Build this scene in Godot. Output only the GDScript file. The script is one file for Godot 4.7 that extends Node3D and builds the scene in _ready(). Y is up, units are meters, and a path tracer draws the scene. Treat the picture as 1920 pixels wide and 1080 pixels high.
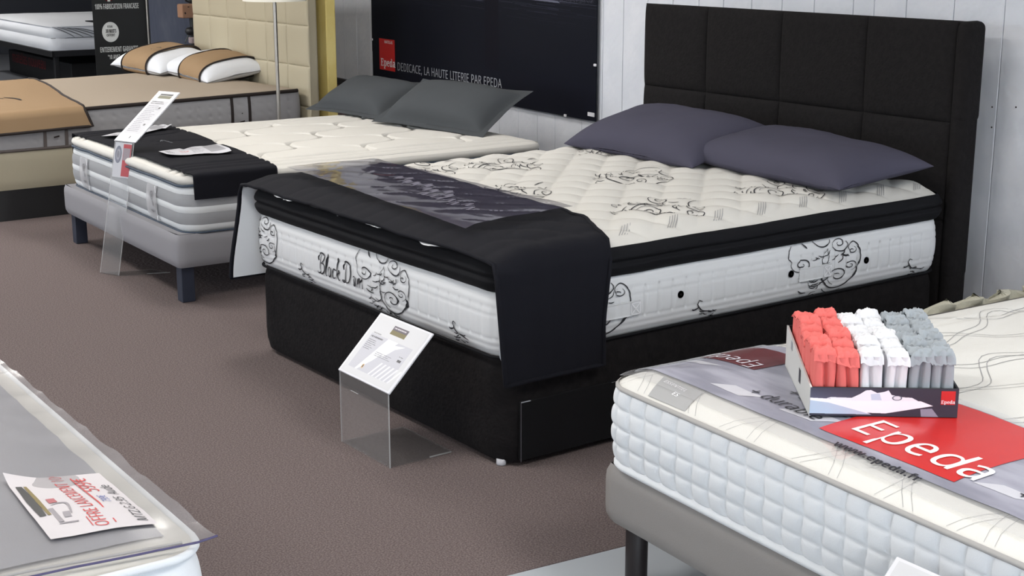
extends Node3D
# A bedding showroom: four made-up beds along a white plank wall, seen from the aisle.

var M := {}
var anchor := Vector3.ZERO
var taken := {}
var noise := FastNoiseLite.new()
var rng := RandomNumberGenerator.new()


# ------------------------------------------------------------------ geometry buffer
class Buf:
	var v := PackedVector3Array()
	var n := PackedVector3Array()
	var uv := PackedVector2Array()
	var idx := PackedInt32Array()

	func grid(p: PackedVector3Array, nu: int, nv: int, closed := false, hint := Vector3.ZERO, cap := 0.0) -> PackedVector3Array:
		# p is nu x nv points, u fastest; closed: the last u column equals the first
		var nn := PackedVector3Array()
		nn.resize(p.size())
		for j in nv:
			for i in nu:
				var i0 := i - 1
				var i1 := i + 1
				if closed:
					if i0 < 0: i0 = nu - 2
					if i1 > nu - 1: i1 = 1
				else:
					i0 = maxi(i0, 0)
					i1 = mini(i1, nu - 1)
				var j0 := maxi(j - 1, 0)
				var j1 := mini(j + 1, nv - 1)
				var du := p[j * nu + i1] - p[j * nu + i0]
				var dv := p[j1 * nu + i] - p[j0 * nu + i]
				var c := du.cross(dv)
				if c.length_squared() < 1e-18:
					c = Vector3.UP * 1e-6
				nn[j * nu + i] = c.normalized()
		var s := 0.0
		if hint != Vector3.ZERO:
			for k in range(0, nn.size(), maxi(1, nn.size() / 200)):
				s += nn[k].dot(hint)
		else:
			var m := Vector3.ZERO
			for q in p:
				m += q
			m /= p.size()
			for k in p.size():
				s += nn[k].dot((p[k] - m).normalized())
		var flip := s < 0.0
		var base := v.size()
		v.append_array(p)
		for k in nn.size():
			if flip: nn[k] = -nn[k]
			n.append(nn[k])
			uv.append(Vector2(float(k % nu) / (nu - 1), float(k / nu) / (nv - 1)))
		for j in nv - 1:
			for i in nu - 1:
				var a := base + j * nu + i
				var b := a + 1
				var c := a + nu
				var d := c + 1
				if flip:
					idx.append_array([a, b, c, b, d, c])
				else:
					idx.append_array([a, c, b, b, c, d])
		return nn

	func quad(a: Vector3, b: Vector3, c: Vector3, d: Vector3, nrm: Vector3) -> void:
		# corners round the quad; flat normal nrm
		var base := v.size()
		for q in [a, b, c, d]:
			v.append(q)
			n.append(nrm)
		uv.append_array([Vector2(0, 0), Vector2(1, 0), Vector2(1, 1), Vector2(0, 1)])
		if (c - a).cross(b - a).dot(nrm) > 0:
			idx.append_array([base, base + 1, base + 2, base, base + 2, base + 3])
		else:
			idx.append_array([base, base + 2, base + 1, base, base + 3, base + 2])

	func shell(p: PackedVector3Array, nu: int, nv: int, th: float, hint := Vector3.UP) -> void:
		var nn := grid(p, nu, nv, false, hint)
		var q := PackedVector3Array()
		q.resize(p.size())
		for k in p.size():
			q[k] = p[k] - nn[k] * th
		grid(q, nu, nv, false, -hint)
		for e in 4:
			var cnt := nu if e < 2 else nv
			for k in cnt - 1:
				var a: int
				var b: int
				if e == 0:
					a = k; b = k + 1
				elif e == 1:
					a = (nv - 1) * nu + k; b = a + 1
				elif e == 2:
					a = k * nu; b = a + nu
				else:
					a = k * nu + nu - 1; b = a + nu
				var inner := a + (nu if e == 0 else (-nu if e == 1 else (1 if e == 2 else -1)))
				var o := (p[a] - p[inner])
				var nr := (p[b] - p[a]).cross(nn[a]).normalized()
				if nr.dot(o) < 0: nr = -nr
				quad(p[a], p[b], q[b], q[a], nr)

	func rbox(c: Vector3, size: Vector3, r: float, seg := 1) -> void:
		# a box with rounded edges (seg 1: chamfered)
		var h := size * 0.5
		r = minf(r, minf(h.x, minf(h.y, h.z)) * 0.98)
		var axes := [Vector3.RIGHT, Vector3.UP, Vector3.BACK]
		for ax in 3:
			for sg in [-1.0, 1.0]:
				var u: Vector3 = axes[(ax + 1) % 3]
				var w: Vector3 = axes[(ax + 2) % 3]
				var hu: float = h[(ax + 1) % 3]
				var hw: float = h[(ax + 2) % 3]
				var lu := _steps(hu, r, seg)
				var lw := _steps(hw, r, seg)
				var p := PackedVector3Array()
				var nrm := PackedVector3Array()
				for b in lw:
					for a in lu:
						var q: Vector3 = axes[ax] * (h[ax] * sg) + u * a + w * b
						var lim := h - Vector3.ONE * r
						var k := q.clamp(-lim, lim)
						var d := (q - k).normalized()
						p.append(c + k + d * r)
						nrm.append(d)
				var base := v.size()
				var nu := lu.size()
				for t in p.size():
					v.append(p[t])
					n.append(nrm[t])
					uv.append(Vector2(float(t % nu) / (nu - 1), float(t / nu) / (lw.size() - 1)))
				for j in lw.size() - 1:
					for i in nu - 1:
						var a := base + j * nu + i
						if sg > 0:
							idx.append_array([a, a + nu, a + 1, a + 1, a + nu, a + nu + 1])
						else:
							idx.append_array([a, a + 1, a + nu, a + 1, a + nu + 1, a + nu])

	func _steps(h: float, r: float, seg: int) -> Array:
		var o := []
		for k in seg + 1:
			o.append(-h + r * (1.0 - cos(PI / 2 * k / seg)) if seg > 1 else -h + r * k)
		for k in seg + 1:
			var kk := seg - k
			o.append(h - (r * (1.0 - cos(PI / 2 * kk / seg)) if seg > 1 else r * kk))
		return o

	func tube(path: Array, r: float, ns := 8, cap := true) -> void:
		var p := PackedVector3Array()
		var m := path.size()
		var up := Vector3.UP
		for j in m:
			var t: Vector3 = (path[mini(j + 1, m - 1)] - path[maxi(j - 1, 0)]).normalized()
			if absf(t.dot(up)) > 0.95:
				up = Vector3.RIGHT if absf(t.x) < 0.9 else Vector3.BACK
			var a := t.cross(up).normalized()
			var b := a.cross(t).normalized()
			up = b
			for i in ns + 1:
				var an := TAU * (i % ns) / ns
				p.append(path[j] + (a * cos(an) + b * sin(an)) * r)
		grid(p, ns + 1, m, true)
		if cap:
			for e in [0, m - 1]:
				var base := v.size()
				var dirn: Vector3 = (path[0] - path[1]).normalized() if e == 0 else (path[m - 1] - path[m - 2]).normalized()
				v.append(path[e]); n.append(dirn); uv.append(Vector2(.5, .5))
				for i in ns + 1:
					v.append(p[e * (ns + 1) + i]); n.append(dirn); uv.append(Vector2(.5, .5))
				for i in ns:
					var a1 := v[base + 1 + i]
					var a2 := v[base + 2 + i]
					if (a2 - v[base]).cross(a1 - v[base]).dot(dirn) > 0:
						idx.append_array([base, base + 1 + i, base + 2 + i])
					else:
						idx.append_array([base, base + 2 + i, base + 1 + i])

	func lathe(c: Vector3, prof: Array, ns := 24) -> void:
		# prof: Vector2(radius, y)
		var p := PackedVector3Array()
		for q in prof:
			for i in ns + 1:
				var an := TAU * (i % ns) / ns
				p.append(c + Vector3(cos(an) * q.x, q.y, sin(an) * q.x))
		grid(p, ns + 1, prof.size(), true)


# ------------------------------------------------------------------ nodes
func numbered(called: String) -> String:
	if not taken.has(called):
		taken[called] = 0
		return called
	taken[called] += 1
	return "%s_%03d" % [called, taken[called]]


func thing(called: String, label: String, category: String, frame := Transform3D.IDENTITY, base := Vector3.ZERO, group := "") -> Node3D:
	var o := Node3D.new()
	o.name = numbered(called)
	add_child(o)
	o.transform = frame * Transform3D(Basis.IDENTITY, base)
	anchor = base
	tag(o, label, category, group)
	return o


func tag(o: Node3D, label: String, category: String, group := "") -> void:
	o.set_meta("label", label)
	o.set_meta("category", category)
	if group != "":
		o.set_meta("group", group)


func put(b: Buf, called: String, mat: Material, parent: Node3D, label := "") -> MeshInstance3D:
	var vs := b.v
	if anchor != Vector3.ZERO:
		for k in vs.size():
			vs[k] -= anchor
	var a := []
	a.resize(Mesh.ARRAY_MAX)
	a[Mesh.ARRAY_VERTEX] = vs
	a[Mesh.ARRAY_NORMAL] = b.n
	a[Mesh.ARRAY_TEX_UV] = b.uv
	a[Mesh.ARRAY_INDEX] = b.idx
	var m := ArrayMesh.new()
	m.add_surface_from_arrays(Mesh.PRIMITIVE_TRIANGLES, a)
	m.surface_set_material(0, mat)
	var o := MeshInstance3D.new()
	o.mesh = m
	o.name = called
	o.cast_shadow = GeometryInstance3D.SHADOW_CASTING_SETTING_ON
	parent.add_child(o, true)
	if label != "":
		o.set_meta("label", label)
	return o


func structure(o: Node3D) -> Node3D:
	o.set_meta("kind", "structure")
	return o


func struct_box(called: String, c: Vector3, size: Vector3, mat: Material, frame := Transform3D.IDENTITY, r := 0.004) -> MeshInstance3D:
	anchor = Vector3.ZERO
	var b := Buf.new()
	b.rbox(Vector3.ZERO, size, r)
	var o := put(b, numbered(called), mat, self)
	o.transform = frame * Transform3D(Basis.IDENTITY, c)
	structure(o)
	return o


func points(nu: int, nv: int, fn: Callable) -> PackedVector3Array:
	var p := PackedVector3Array()
	p.resize(nu * nv)
	for j in nv:
		for i in nu:
			p[j * nu + i] = fn.call(float(i) / (nu - 1), float(j) / (nv - 1))
	return p


func box_part(called: String, c: Vector3, size: Vector3, r: float, mat: Material, parent: Node3D, seg := 1) -> MeshInstance3D:
	var b := Buf.new()
	b.rbox(c, size, r, seg)
	return put(b, called, mat, parent)


func slab4(b: Buf, bl: Vector3, br: Vector3, tr: Vector3, tl: Vector3, th: float) -> void:
	# a flat plate whose front face has these corners
	var n := (br - bl).cross(tl - bl).normalized()
	var k := -n * th
	b.quad(bl, br, tr, tl, n)
	b.quad(bl + k, br + k, tr + k, tl + k, -n)
	var c := (bl + br + tr + tl) / 4
	for e in [[bl, br], [br, tr], [tr, tl], [tl, bl]]:
		var nr: Vector3 = (e[1] - e[0]).cross(n).normalized()
		if nr.dot((e[0] + e[1]) / 2 - c) < 0: nr = -nr
		b.quad(e[0], e[1], e[1] + k, e[0] + k, nr)


# ------------------------------------------------------------------ rounded rectangles (mattresses, bases)
# R = [x0, x1, z0, z1, corner radius]; p runs along the sharp outline: foot edge (z1) from x0 to x1, then the x1 side towards z0, ...
func rr(R: Array, p: float) -> Array:
	var w: float = R[1] - R[0]
	var l: float = R[3] - R[2]
	var c: float = R[4]
	p = fposmod(p, 2 * (w + l))
	var org: Vector2
	var d: Vector2
	var nr: Vector2
	var q: float
	var len_: float
	if p < w:
		org = Vector2(R[0], R[3]); d = Vector2(1, 0); nr = Vector2(0, 1); q = p; len_ = w
	elif p < w + l:
		org = Vector2(R[1], R[3]); d = Vector2(0, -1); nr = Vector2(1, 0); q = p - w; len_ = l
	elif p < 2 * w + l:
		org = Vector2(R[1], R[2]); d = Vector2(-1, 0); nr = Vector2(0, -1); q = p - w - l; len_ = w
	else:
		org = Vector2(R[0], R[2]); d = Vector2(0, 1); nr = Vector2(-1, 0); q = p - 2 * w - l; len_ = l
	if q >= c and q <= len_ - c:
		return [org + d * q, nr]
	var t: float
	var ctr: Vector2
	var dir: Vector2
	if q < c:
		ctr = org + d * c - nr * c
		t = (c - q) / c * PI / 4
		dir = nr * cos(t) - d * sin(t)
	else:
		ctr = org + d * (len_ - c) - nr * c
		t = (q - len_ + c) / c * PI / 4
		dir = nr * cos(t) + d * sin(t)
	return [ctr + dir * c, dir]


func outline(R: Array, p: float, y: float, out := 0.0) -> Vector3:
	var a := rr(R, p)
	var q: Vector2 = a[0] + a[1] * out
	return Vector3(q.x, y, q.y)


func band(b: Buf, R: Array, y0: float, y1: float, np: int, nv: int, off: Callable, p0 := 0.0, p1 := -1.0) -> void:
	# a strip round the outline; off(p, t) gives Vector2(outward, up)
	var full := p1 < 0
	if full:
		p1 = 2 * (R[1] - R[0] + R[3] - R[2])
	var pts := PackedVector3Array()
	for j in nv:
		var t := float(j) / (nv - 1)
		for i in np:
			var p := lerpf(p0, p1, float(i) / (np - 1))
			if full and i == np - 1: p = 0.0
			var o: Vector2 = off.call(p, t)
			pts.append(outline(R, p, lerpf(y0, y1, t) + o.y, o.x))
	b.grid(pts, np, nv, full)


func clamp_rr(R: Array, x: float, z: float) -> Vector2:
	var c: float = R[4]
	var q := Vector2(clampf(x, R[0] + c, R[1] - c), clampf(z, R[2] + c, R[3] - c))
	var d := Vector2(x, z) - q
	if d.length() > c:
		d = d.normalized() * c
	return q + d


func edge_dist(R: Array, x: float, z: float) -> float:
	var c: float = R[4]
	var q := Vector2(clampf(x, R[0] + c, R[1] - c), clampf(z, R[2] + c, R[3] - c))
	var d := Vector2(x, z) - q
	if d != Vector2.ZERO:
		return c - d.length() if (d.x != 0 and d.y != 0) else c - d.length()
	return minf(minf(x - R[0], R[1] - x), minf(z - R[2], R[3] - z))


func lid(b: Buf, R: Array, nx: int, nz: int, h: Callable, up := Vector3.UP) -> void:
	var pts := PackedVector3Array()
	for j in nz:
		for i in nx:
			var q := clamp_rr(R, lerpf(R[0], R[1], float(i) / (nx - 1)), lerpf(R[2], R[3], float(j) / (nz - 1)))
			pts.append(Vector3(q.x, h.call(q.x, q.y), q.y))
	b.grid(pts, nx, nz, false, up)


func piping(R: Array, y: float, r: float, called: String, mat: Material, parent: Node3D, out := 0.0, wob := 0.0) -> void:
	var path := []
	var total: float = 2 * (R[1] - R[0] + R[3] - R[2])
	var cuts := []
	var acc := 0.0
	for e in 4:
		var len_: float = (R[1] - R[0]) if e % 2 == 0 else (R[3] - R[2])
		for k in 3: cuts.append(acc + R[4] * k / 3.0)
		for k in 12: cuts.append(acc + R[4] + (len_ - 2 * R[4]) * k / 12.0)
		for k in 3: cuts.append(acc + len_ - R[4] + R[4] * k / 3.0)
		acc += len_
	for p in cuts:
		path.append(outline(R, p, y + wob * noise.get_noise_2d(p * 60, y * 100), out))
	path.append(path[0])
	var b := Buf.new()
	b.tube(path, r, 8, false)
	put(b, called, mat, parent)


# ------------------------------------------------------------------ stitched lines and lettering laid on a surface
func smooth(pts: Array, per := 5) -> Array:
	var o := []
	var m := pts.size()
	for k in m - 1:
		var a: Vector2 = pts[maxi(k - 1, 0)]
		var b: Vector2 = pts[k]
		var c: Vector2 = pts[k + 1]
		var d: Vector2 = pts[mini(k + 2, m - 1)]
		for t in per:
			o.append(b.cubic_interpolate(c, a, d, float(t) / per))
	o.append(pts[m - 1])
	return o


func ribbon(b: Buf, pts: Array, width: float, map: Callable, taper := true) -> void:
	# pts are Vector2 on the surface; map(Vector2) gives the point lifted off it
	var m := pts.size()
	if m < 2: return
	var p := PackedVector3Array()
	for k in m:
		var t: Vector2 = (pts[mini(k + 1, m - 1)] - pts[maxi(k - 1, 0)])
		if t.length() < 1e-9: t = Vector2(1, 0)
		t = t.normalized().orthogonal()
		var w := width * 0.5
		if taper:
			w *= 0.35 + 0.65 * sin(PI * clampf((float(k) + 0.5) / m, 0.0, 1.0))
		p.append(map.call(pts[k] + t * w))
		p.append(map.call(pts[k] - t * w))
	var mid: Vector2 = pts[m / 2]
	var e := 0.004
	var hint: Vector3 = (map.call(mid + Vector2(e, 0)) - map.call(mid)).cross(map.call(mid + Vector2(0, e)) - map.call(mid)).normalized()
	b.grid(p, 2, m, false, hint)


func spiral(c: Vector2, r0: float, r1: float, a0: float, turns: float, steps := 26) -> Array:
	var o := []
	for k in steps + 1:
		var t := float(k) / steps
		var a := deg_to_rad(a0) + TAU * turns * t
		o.append(c + Vector2(cos(a), sin(a)) * lerpf(r0, r1, pow(t, 0.8)))
	return o


func lay_strokes(called: String, strokes: Array, xf: Transform2D, map: Callable, mat: Material, parent: Node3D, ws := 1.0) -> MeshInstance3D:
	# strokes: [points, width]; xf takes the drawing to the surface's own metres
	var b := Buf.new()
	for s in strokes:
		var q := []
		for p in s[0]: q.append(xf * p)
		ribbon(b, q, s[1] * ws, map)
	return put(b, called, mat, parent)


func lay_text(called: String, text: String, height: float, xf: Transform2D, map: Callable, mat: Material, parent: Node3D, font := "Droid Sans", weight := 400, stretch := 1.0, slant := 0.0, align := HORIZONTAL_ALIGNMENT_LEFT) -> MeshInstance3D:
	var f := SystemFont.new()
	f.font_names = PackedStringArray([font])
	f.font_weight = weight
	var t := TextMesh.new()
	t.font = f
	t.text = text
	t.font_size = 64
	t.pixel_size = height / 46.0
	t.depth = 0.0
	t.curve_step = 2.0
	t.horizontal_alignment = align
	t.vertical_alignment = VERTICAL_ALIGNMENT_BOTTOM
	var a := t.get_mesh_arrays()
	var b := Buf.new()
	var vs: PackedVector3Array = a[Mesh.ARRAY_VERTEX]
	var ix: PackedInt32Array = a[Mesh.ARRAY_INDEX] if a[Mesh.ARRAY_INDEX] != null else PackedInt32Array(range(vs.size()))
	var ns: PackedVector3Array = a[Mesh.ARRAY_NORMAL]
	var desc := height * 0.25
	for k in vs.size():
		var q := Vector2(vs[k].x * stretch + (vs[k].y - desc) * slant, vs[k].y)
		q = xf * q
		b.v.append(map.call(q))
		b.uv.append(Vector2.ZERO)
	b.n.resize(vs.size())
	var c: Vector2 = xf * Vector2.ZERO
	var hint: Vector3 = (map.call(c + Vector2(.004, 0)) - map.call(c)).cross(map.call(c + Vector2(0, .004)) - map.call(c)).normalized()
	for k in vs.size(): b.n[k] = hint
	for k in range(0, ix.size(), 3):
		var i := ix[k]
		var j := ix[k + 1]
		var l := ix[k + 2]
		if absf(ns[i].z) < 0.5: continue
		if ns[i].z < 0: continue
		if (b.v[l] - b.v[i]).cross(b.v[j] - b.v[i]).dot(hint) > 0:
			b.idx.append_array([i, j, l])
		else:
			b.idx.append_array([i, l, j])
	return put(b, called, mat, parent)


func scrolls(seed_: int, leaves := 26) -> Array:
	# a damask scroll inside a square of side 1
	var r := RandomNumberGenerator.new()
	r.seed = seed_
	var o := []
	o.append([spiral(Vector2(-.32, .10), .16, .015, 150, 1.7), .011])
	o.append([smooth([Vector2(-.46, .17), Vector2(-.5, .28), Vector2(-.46, .42), Vector2(-.4, .5)]), .009])
	o.append([smooth([Vector2(-.34, .5), Vector2(-.28, .42), Vector2(-.24, .36)]), .013])
	o.append([smooth([Vector2(-.18, .5), Vector2(-.1, .38), Vector2(-.02, .34), Vector2(.06, .38), Vector2(.08, .46)]), .011])
	o.append([spiral(Vector2(.2, .36), .1, .02, 200, -1.2), .009])
	o.append([smooth([Vector2(.1, .32), Vector2(.16, .24), Vector2(.26, .22), Vector2(.32, .3), Vector2(.3, .38)]), .011])
	o.append([smooth([Vector2(.36, .16), Vector2(.33, .28), Vector2(.40, .35), Vector2(.48, .24), Vector2(.5, .04), Vector2(.45, -.18), Vector2(.36, -.34), Vector2(.23, -.43), Vector2(.10, -.41), Vector2(.01, -.30), Vector2(-.05, -.16), Vector2(-.01, .0), Vector2(.05, .12), Vector2(.03, .3)]), .013])
	o.append([spiral(Vector2(.38, .2), .07, .01, 60, -1.2), .009])
	o.append([spiral(Vector2(.19, -.2), .17, .02, 250, -1.6), .011])
	o.append([spiral(Vector2(.36, -.06), .1, .015, 280, 1.5), .009])
	o.append([smooth([Vector2(.4, -.3), Vector2(.46, -.2), Vector2(.44, -.1)]), .016])
	o.append([smooth([Vector2(.04, .3), Vector2(-.04, .12), Vector2(-.02, -.1), Vector2(-.02, -.25), Vector2(-.1, -.33), Vector2(-.2, -.3), Vector2(-.22, -.22)]), .009])
	o.append([spiral(Vector2(-.12, -.5), .07, .01, 60, 1.3), .008])
	o.append([smooth([Vector2(-.02, -.4), Vector2(.04, -.47), Vector2(.12, -.52)]), .008])
	for k in leaves:
		var c: Vector2 = [Vector2(-.08, .12), Vector2(-.16, -.36), Vector2(.14, -.55), Vector2(.16, .1), Vector2(-.1, -.18)][k % 5] + Vector2(r.randf_range(-.13, .13), r.randf_range(-.1, .1))
		var a := r.randf_range(-.6, 1.2)
		var l := r.randf_range(.03, .07)
		var d := Vector2(cos(a), sin(a)) * l
		o.append([smooth([c - d, c + d.orthogonal() * .35, c + d], 3), r.randf_range(.006, .013)])
	return o


func sprig(seed_: int) -> Array:
	var r := RandomNumberGenerator.new()
	r.seed = seed_
	var o := [[smooth([Vector2(-.1, .42), Vector2(-.22, .48), Vector2(-.26, .34), Vector2(-.2, .18), Vector2(-.05, .02), Vector2(.2, -.05), Vector2(.45, -.12)]), .05]]
	o.append([smooth([Vector2(-.2, .2), Vector2(-.38, .12), Vector2(-.46, .16)]), .06])
	for k in 9:
		var c := Vector2(r.randf_range(-.2, .45), r.randf_range(-.4, .05))
		var d := Vector2(r.randf_range(.05, .12), r.randf_range(-.05, .06))
		o.append([[c - d, c + d.orthogonal() * .3, c + d], .04])
	return o


# ------------------------------------------------------------------ materials
func noise_tex(freq: float, seed_: int, bump := false, strength := 4.0, ramp: Array = [], fractal := 3, size := 512) -> NoiseTexture2D:
	var n := FastNoiseLite.new()
	n.noise_type = FastNoiseLite.TYPE_SIMPLEX
	n.seed = seed_
	n.frequency = freq
	n.fractal_octaves = fractal
	var t := NoiseTexture2D.new()
	t.width = size
	t.height = size
	t.seamless = true
	t.noise = n
	t.as_normal_map = bump
	t.bump_strength = strength
	if ramp.size() > 0:
		var g := Gradient.new()
		var off := PackedFloat32Array()
		var col := PackedColorArray()
		for k in ramp.size():
			off.append(ramp[k][0])
			col.append(ramp[k][1])
		g.offsets = off
		g.colors = col
		t.color_ramp = g
	return t


var weave_bump: NoiseTexture2D
var crumple_bump: NoiseTexture2D


func fabric(c: Color, rough := 0.9, scale := 9.0, bump := 0.5, tex: Texture2D = null) -> StandardMaterial3D:
	var m := StandardMaterial3D.new()
	m.albedo_color = c
	m.roughness = rough
	m.metallic_specular = 0.3
	if bump > 0:
		m.normal_enabled = true
		m.normal_texture = weave_bump if tex == null else tex
		m.normal_scale = bump
		m.uv1_triplanar = true
		m.uv1_scale = Vector3.ONE * scale
	m.cull_mode = BaseMaterial3D.CULL_DISABLED
	return m


func plain(c: Color, rough := 0.5, metal := 0.0, spec := 0.5) -> StandardMaterial3D:
	var m := StandardMaterial3D.new()
	m.albedo_color = c
	m.roughness = rough
	m.metallic = metal
	m.metallic_specular = spec
	m.cull_mode = BaseMaterial3D.CULL_DISABLED
	return m


func clear(c: Color, alpha: float, rough := 0.05) -> StandardMaterial3D:
	var m := plain(Color(c.r, c.g, c.b, alpha), rough)
	m.transparency = BaseMaterial3D.TRANSPARENCY_ALPHA
	return m


func mottled(c: Color, c2: Color, freq: float, scale: float, rough := 0.9, bump := 0.4, seed_ := 3, frac := 4) -> StandardMaterial3D:
	var m := fabric(Color.WHITE, rough, scale, bump)
	m.albedo_texture = noise_tex(freq, seed_, false, 1, [[0.0, c], [0.35, c.lerp(c2, .25)], [0.65, c.lerp(c2, .75)], [1.0, c2]], frac)
	return m


# ------------------------------------------------------------------ print
func speck_lines(im: Image, x: int, y: int, w: int, rows: int, gap: int, c: Color, h := 2) -> void:
	for k in rows:
		var xx := x
		var stop := x + int(w * rng.randf_range(.6, 1.0))
		while xx < stop:
			var l := rng.randi_range(3, 12)
			im.fill_rect(Rect2i(xx, y + k * gap, mini(l, stop - xx), h), c)
			xx += l + rng.randi_range(2, 4)


func fill_poly(im: Image, poly: PackedVector2Array, c: Color) -> void:
	var r := Rect2(poly[0], Vector2.ZERO)
	for q in poly: r = r.expand(q)
	for y in range(maxi(0, int(r.position.y)), mini(im.get_height(), int(r.end.y) + 1)):
		for x in range(maxi(0, int(r.position.x)), mini(im.get_width(), int(r.end.x) + 1)):
			if Geometry2D.is_point_in_polygon(Vector2(x + .5, y + .5), poly):
				im.set_pixel(x, y, im.get_pixel(x, y).lerp(Color(c.r, c.g, c.b), c.a))


func printed(im: Image, rough := 0.45) -> StandardMaterial3D:
	im.generate_mipmaps()
	var m := plain(Color.WHITE, rough)
	m.albedo_texture = ImageTexture.create_from_image(im)
	return m


func card_image() -> Image:
	var im := Image.create(512, 360, false, Image.FORMAT_RGB8)
	im.fill(Color(.80, .80, .815))
	im.fill_rect(Rect2i(40, 110, 430, 215), Color(.74, .74, .77))
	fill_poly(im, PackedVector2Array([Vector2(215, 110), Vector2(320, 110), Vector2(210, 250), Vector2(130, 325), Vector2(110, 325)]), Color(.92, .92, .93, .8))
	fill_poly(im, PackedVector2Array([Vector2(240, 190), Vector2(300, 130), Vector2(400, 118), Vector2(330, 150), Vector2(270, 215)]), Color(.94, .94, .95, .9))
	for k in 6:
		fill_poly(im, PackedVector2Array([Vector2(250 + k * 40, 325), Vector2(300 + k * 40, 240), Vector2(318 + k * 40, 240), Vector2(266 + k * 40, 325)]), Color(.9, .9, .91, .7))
	im.fill_rect(Rect2i(190, 28, 150, 26), Color(.32, .29, .33))
	im.fill_rect(Rect2i(190, 54, 150, 26), Color(.42, .38, .2))
	speck_lines(im, 200, 36, 130, 1, 8, Color(.8, .78, .8), 8)
	speck_lines(im, 50, 100, 110, 1, 8, Color(.55, .55, .57), 7)
	speck_lines(im, 50, 122, 130, 1, 8, Color(.25, .25, .27), 9)
	speck_lines(im, 50, 145, 100, 6, 11, Color(.4, .4, .43), 4)
	speck_lines(im, 190, 196, 200, 3, 10, Color(.5, .5, .53), 4)
	im.fill_rect(Rect2i(410, 190, 36, 14), Color(.28, .28, .3))
	speck_lines(im, 405, 172, 50, 1, 8, Color(.4, .4, .4), 4)
	for y in range(-14, 15):
		for x in range(-10, 11):
			if x * x / 100.0 + y * y / 196.0 < 1.0:
				im.set_pixel(165 + x, 296 + y, Color(.82, .68, .45) if x * x / 36.0 + y * y / 81.0 > 1.0 else Color(.35, .3, .28))
	return im


func strip_image() -> Image:
	var im := Image.create(180, 420, false, Image.FORMAT_RGB8)
	im.fill(Color(.88, .88, .89))
	im.fill_rect(Rect2i(14, 80, 150, 275), Color(.72, .72, .74))
	im.fill_rect(Rect2i(40, 20, 110, 14), Color(.2, .2, .2))
	im.fill_rect(Rect2i(40, 36, 110, 24), Color(.38, .37, .27))
	speck_lines(im, 24, 84, 120, 2, 14, Color(.2, .2, .2), 7)
	speck_lines(im, 24, 120, 120, 16, 14, Color(.45, .45, .48), 5)
	im.fill_rect(Rect2i(125, 130, 16, 14), Color(.2, .2, .2))
	im.fill_rect(Rect2i(125, 270, 16, 14), Color(.2, .2, .2))
	im.fill_rect(Rect2i(100, 375, 10, 18), Color(.25, .25, .3))
	return im


func leaflet_image() -> Image:
	var im := Image.create(420, 150, false, Image.FORMAT_RGB8)
	im.fill(Color(.80, .80, .82))
	im.fill_rect(Rect2i(300, 20, 100, 110), Color(.62, .62, .64))
	speck_lines(im, 30, 30, 60, 5, 16, Color(.3, .3, .32), 8)
	speck_lines(im, 120, 50, 60, 3, 16, Color(.75, .4, .4), 7)
	speck_lines(im, 200, 30, 90, 6, 14, Color(.5, .5, .52), 5)
	return im


func poster_image() -> Image:
	var im := Image.create(1024, 420, false, Image.FORMAT_RGB8)
	im.fill(Color(.082, .088, .125))
	var r := RandomNumberGenerator.new()
	r.seed = 9
	for k in 130:
		var x := r.randi_range(160, 960)
		var y := int(absf(r.randfn(0, 85)))
		var w := r.randi_range(40, 190)
		var a := clampf(.62 - y / 260.0, .04, .6) * r.randf_range(.2, 1.0)
		if x > 560 and x < 660: a *= .15
		for i in w:
			var xx := x + i
			if xx >= 1024: break
			var yy := clampi(y + i / 14, 0, 419)
			im.set_pixel(xx, yy, im.get_pixel(xx, yy).lerp(Color(.55, .56, .66), a))
			if yy < 418: im.set_pixel(xx, yy + 1, im.get_pixel(xx, yy + 1).lerp(Color(.5, .5, .6), a * .6))
	for k in 500:
		var x := r.randi_range(890, 1015)
		var y := r.randi_range(0, 34)
		im.set_pixel(x, y, Color(.5, .5, .56) if r.randf() > .5 else Color(.12, .12, .15))
	fill_poly(im, PackedVector2Array([Vector2(640, 22), Vector2(880, 34), Vector2(890, 44), Vector2(640, 30)]), Color(.5, .51, .58, .7))
	im.fill_rect(Rect2i(580, 0, 62, 420), Color(.075, .078, .11))
	return im


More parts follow.
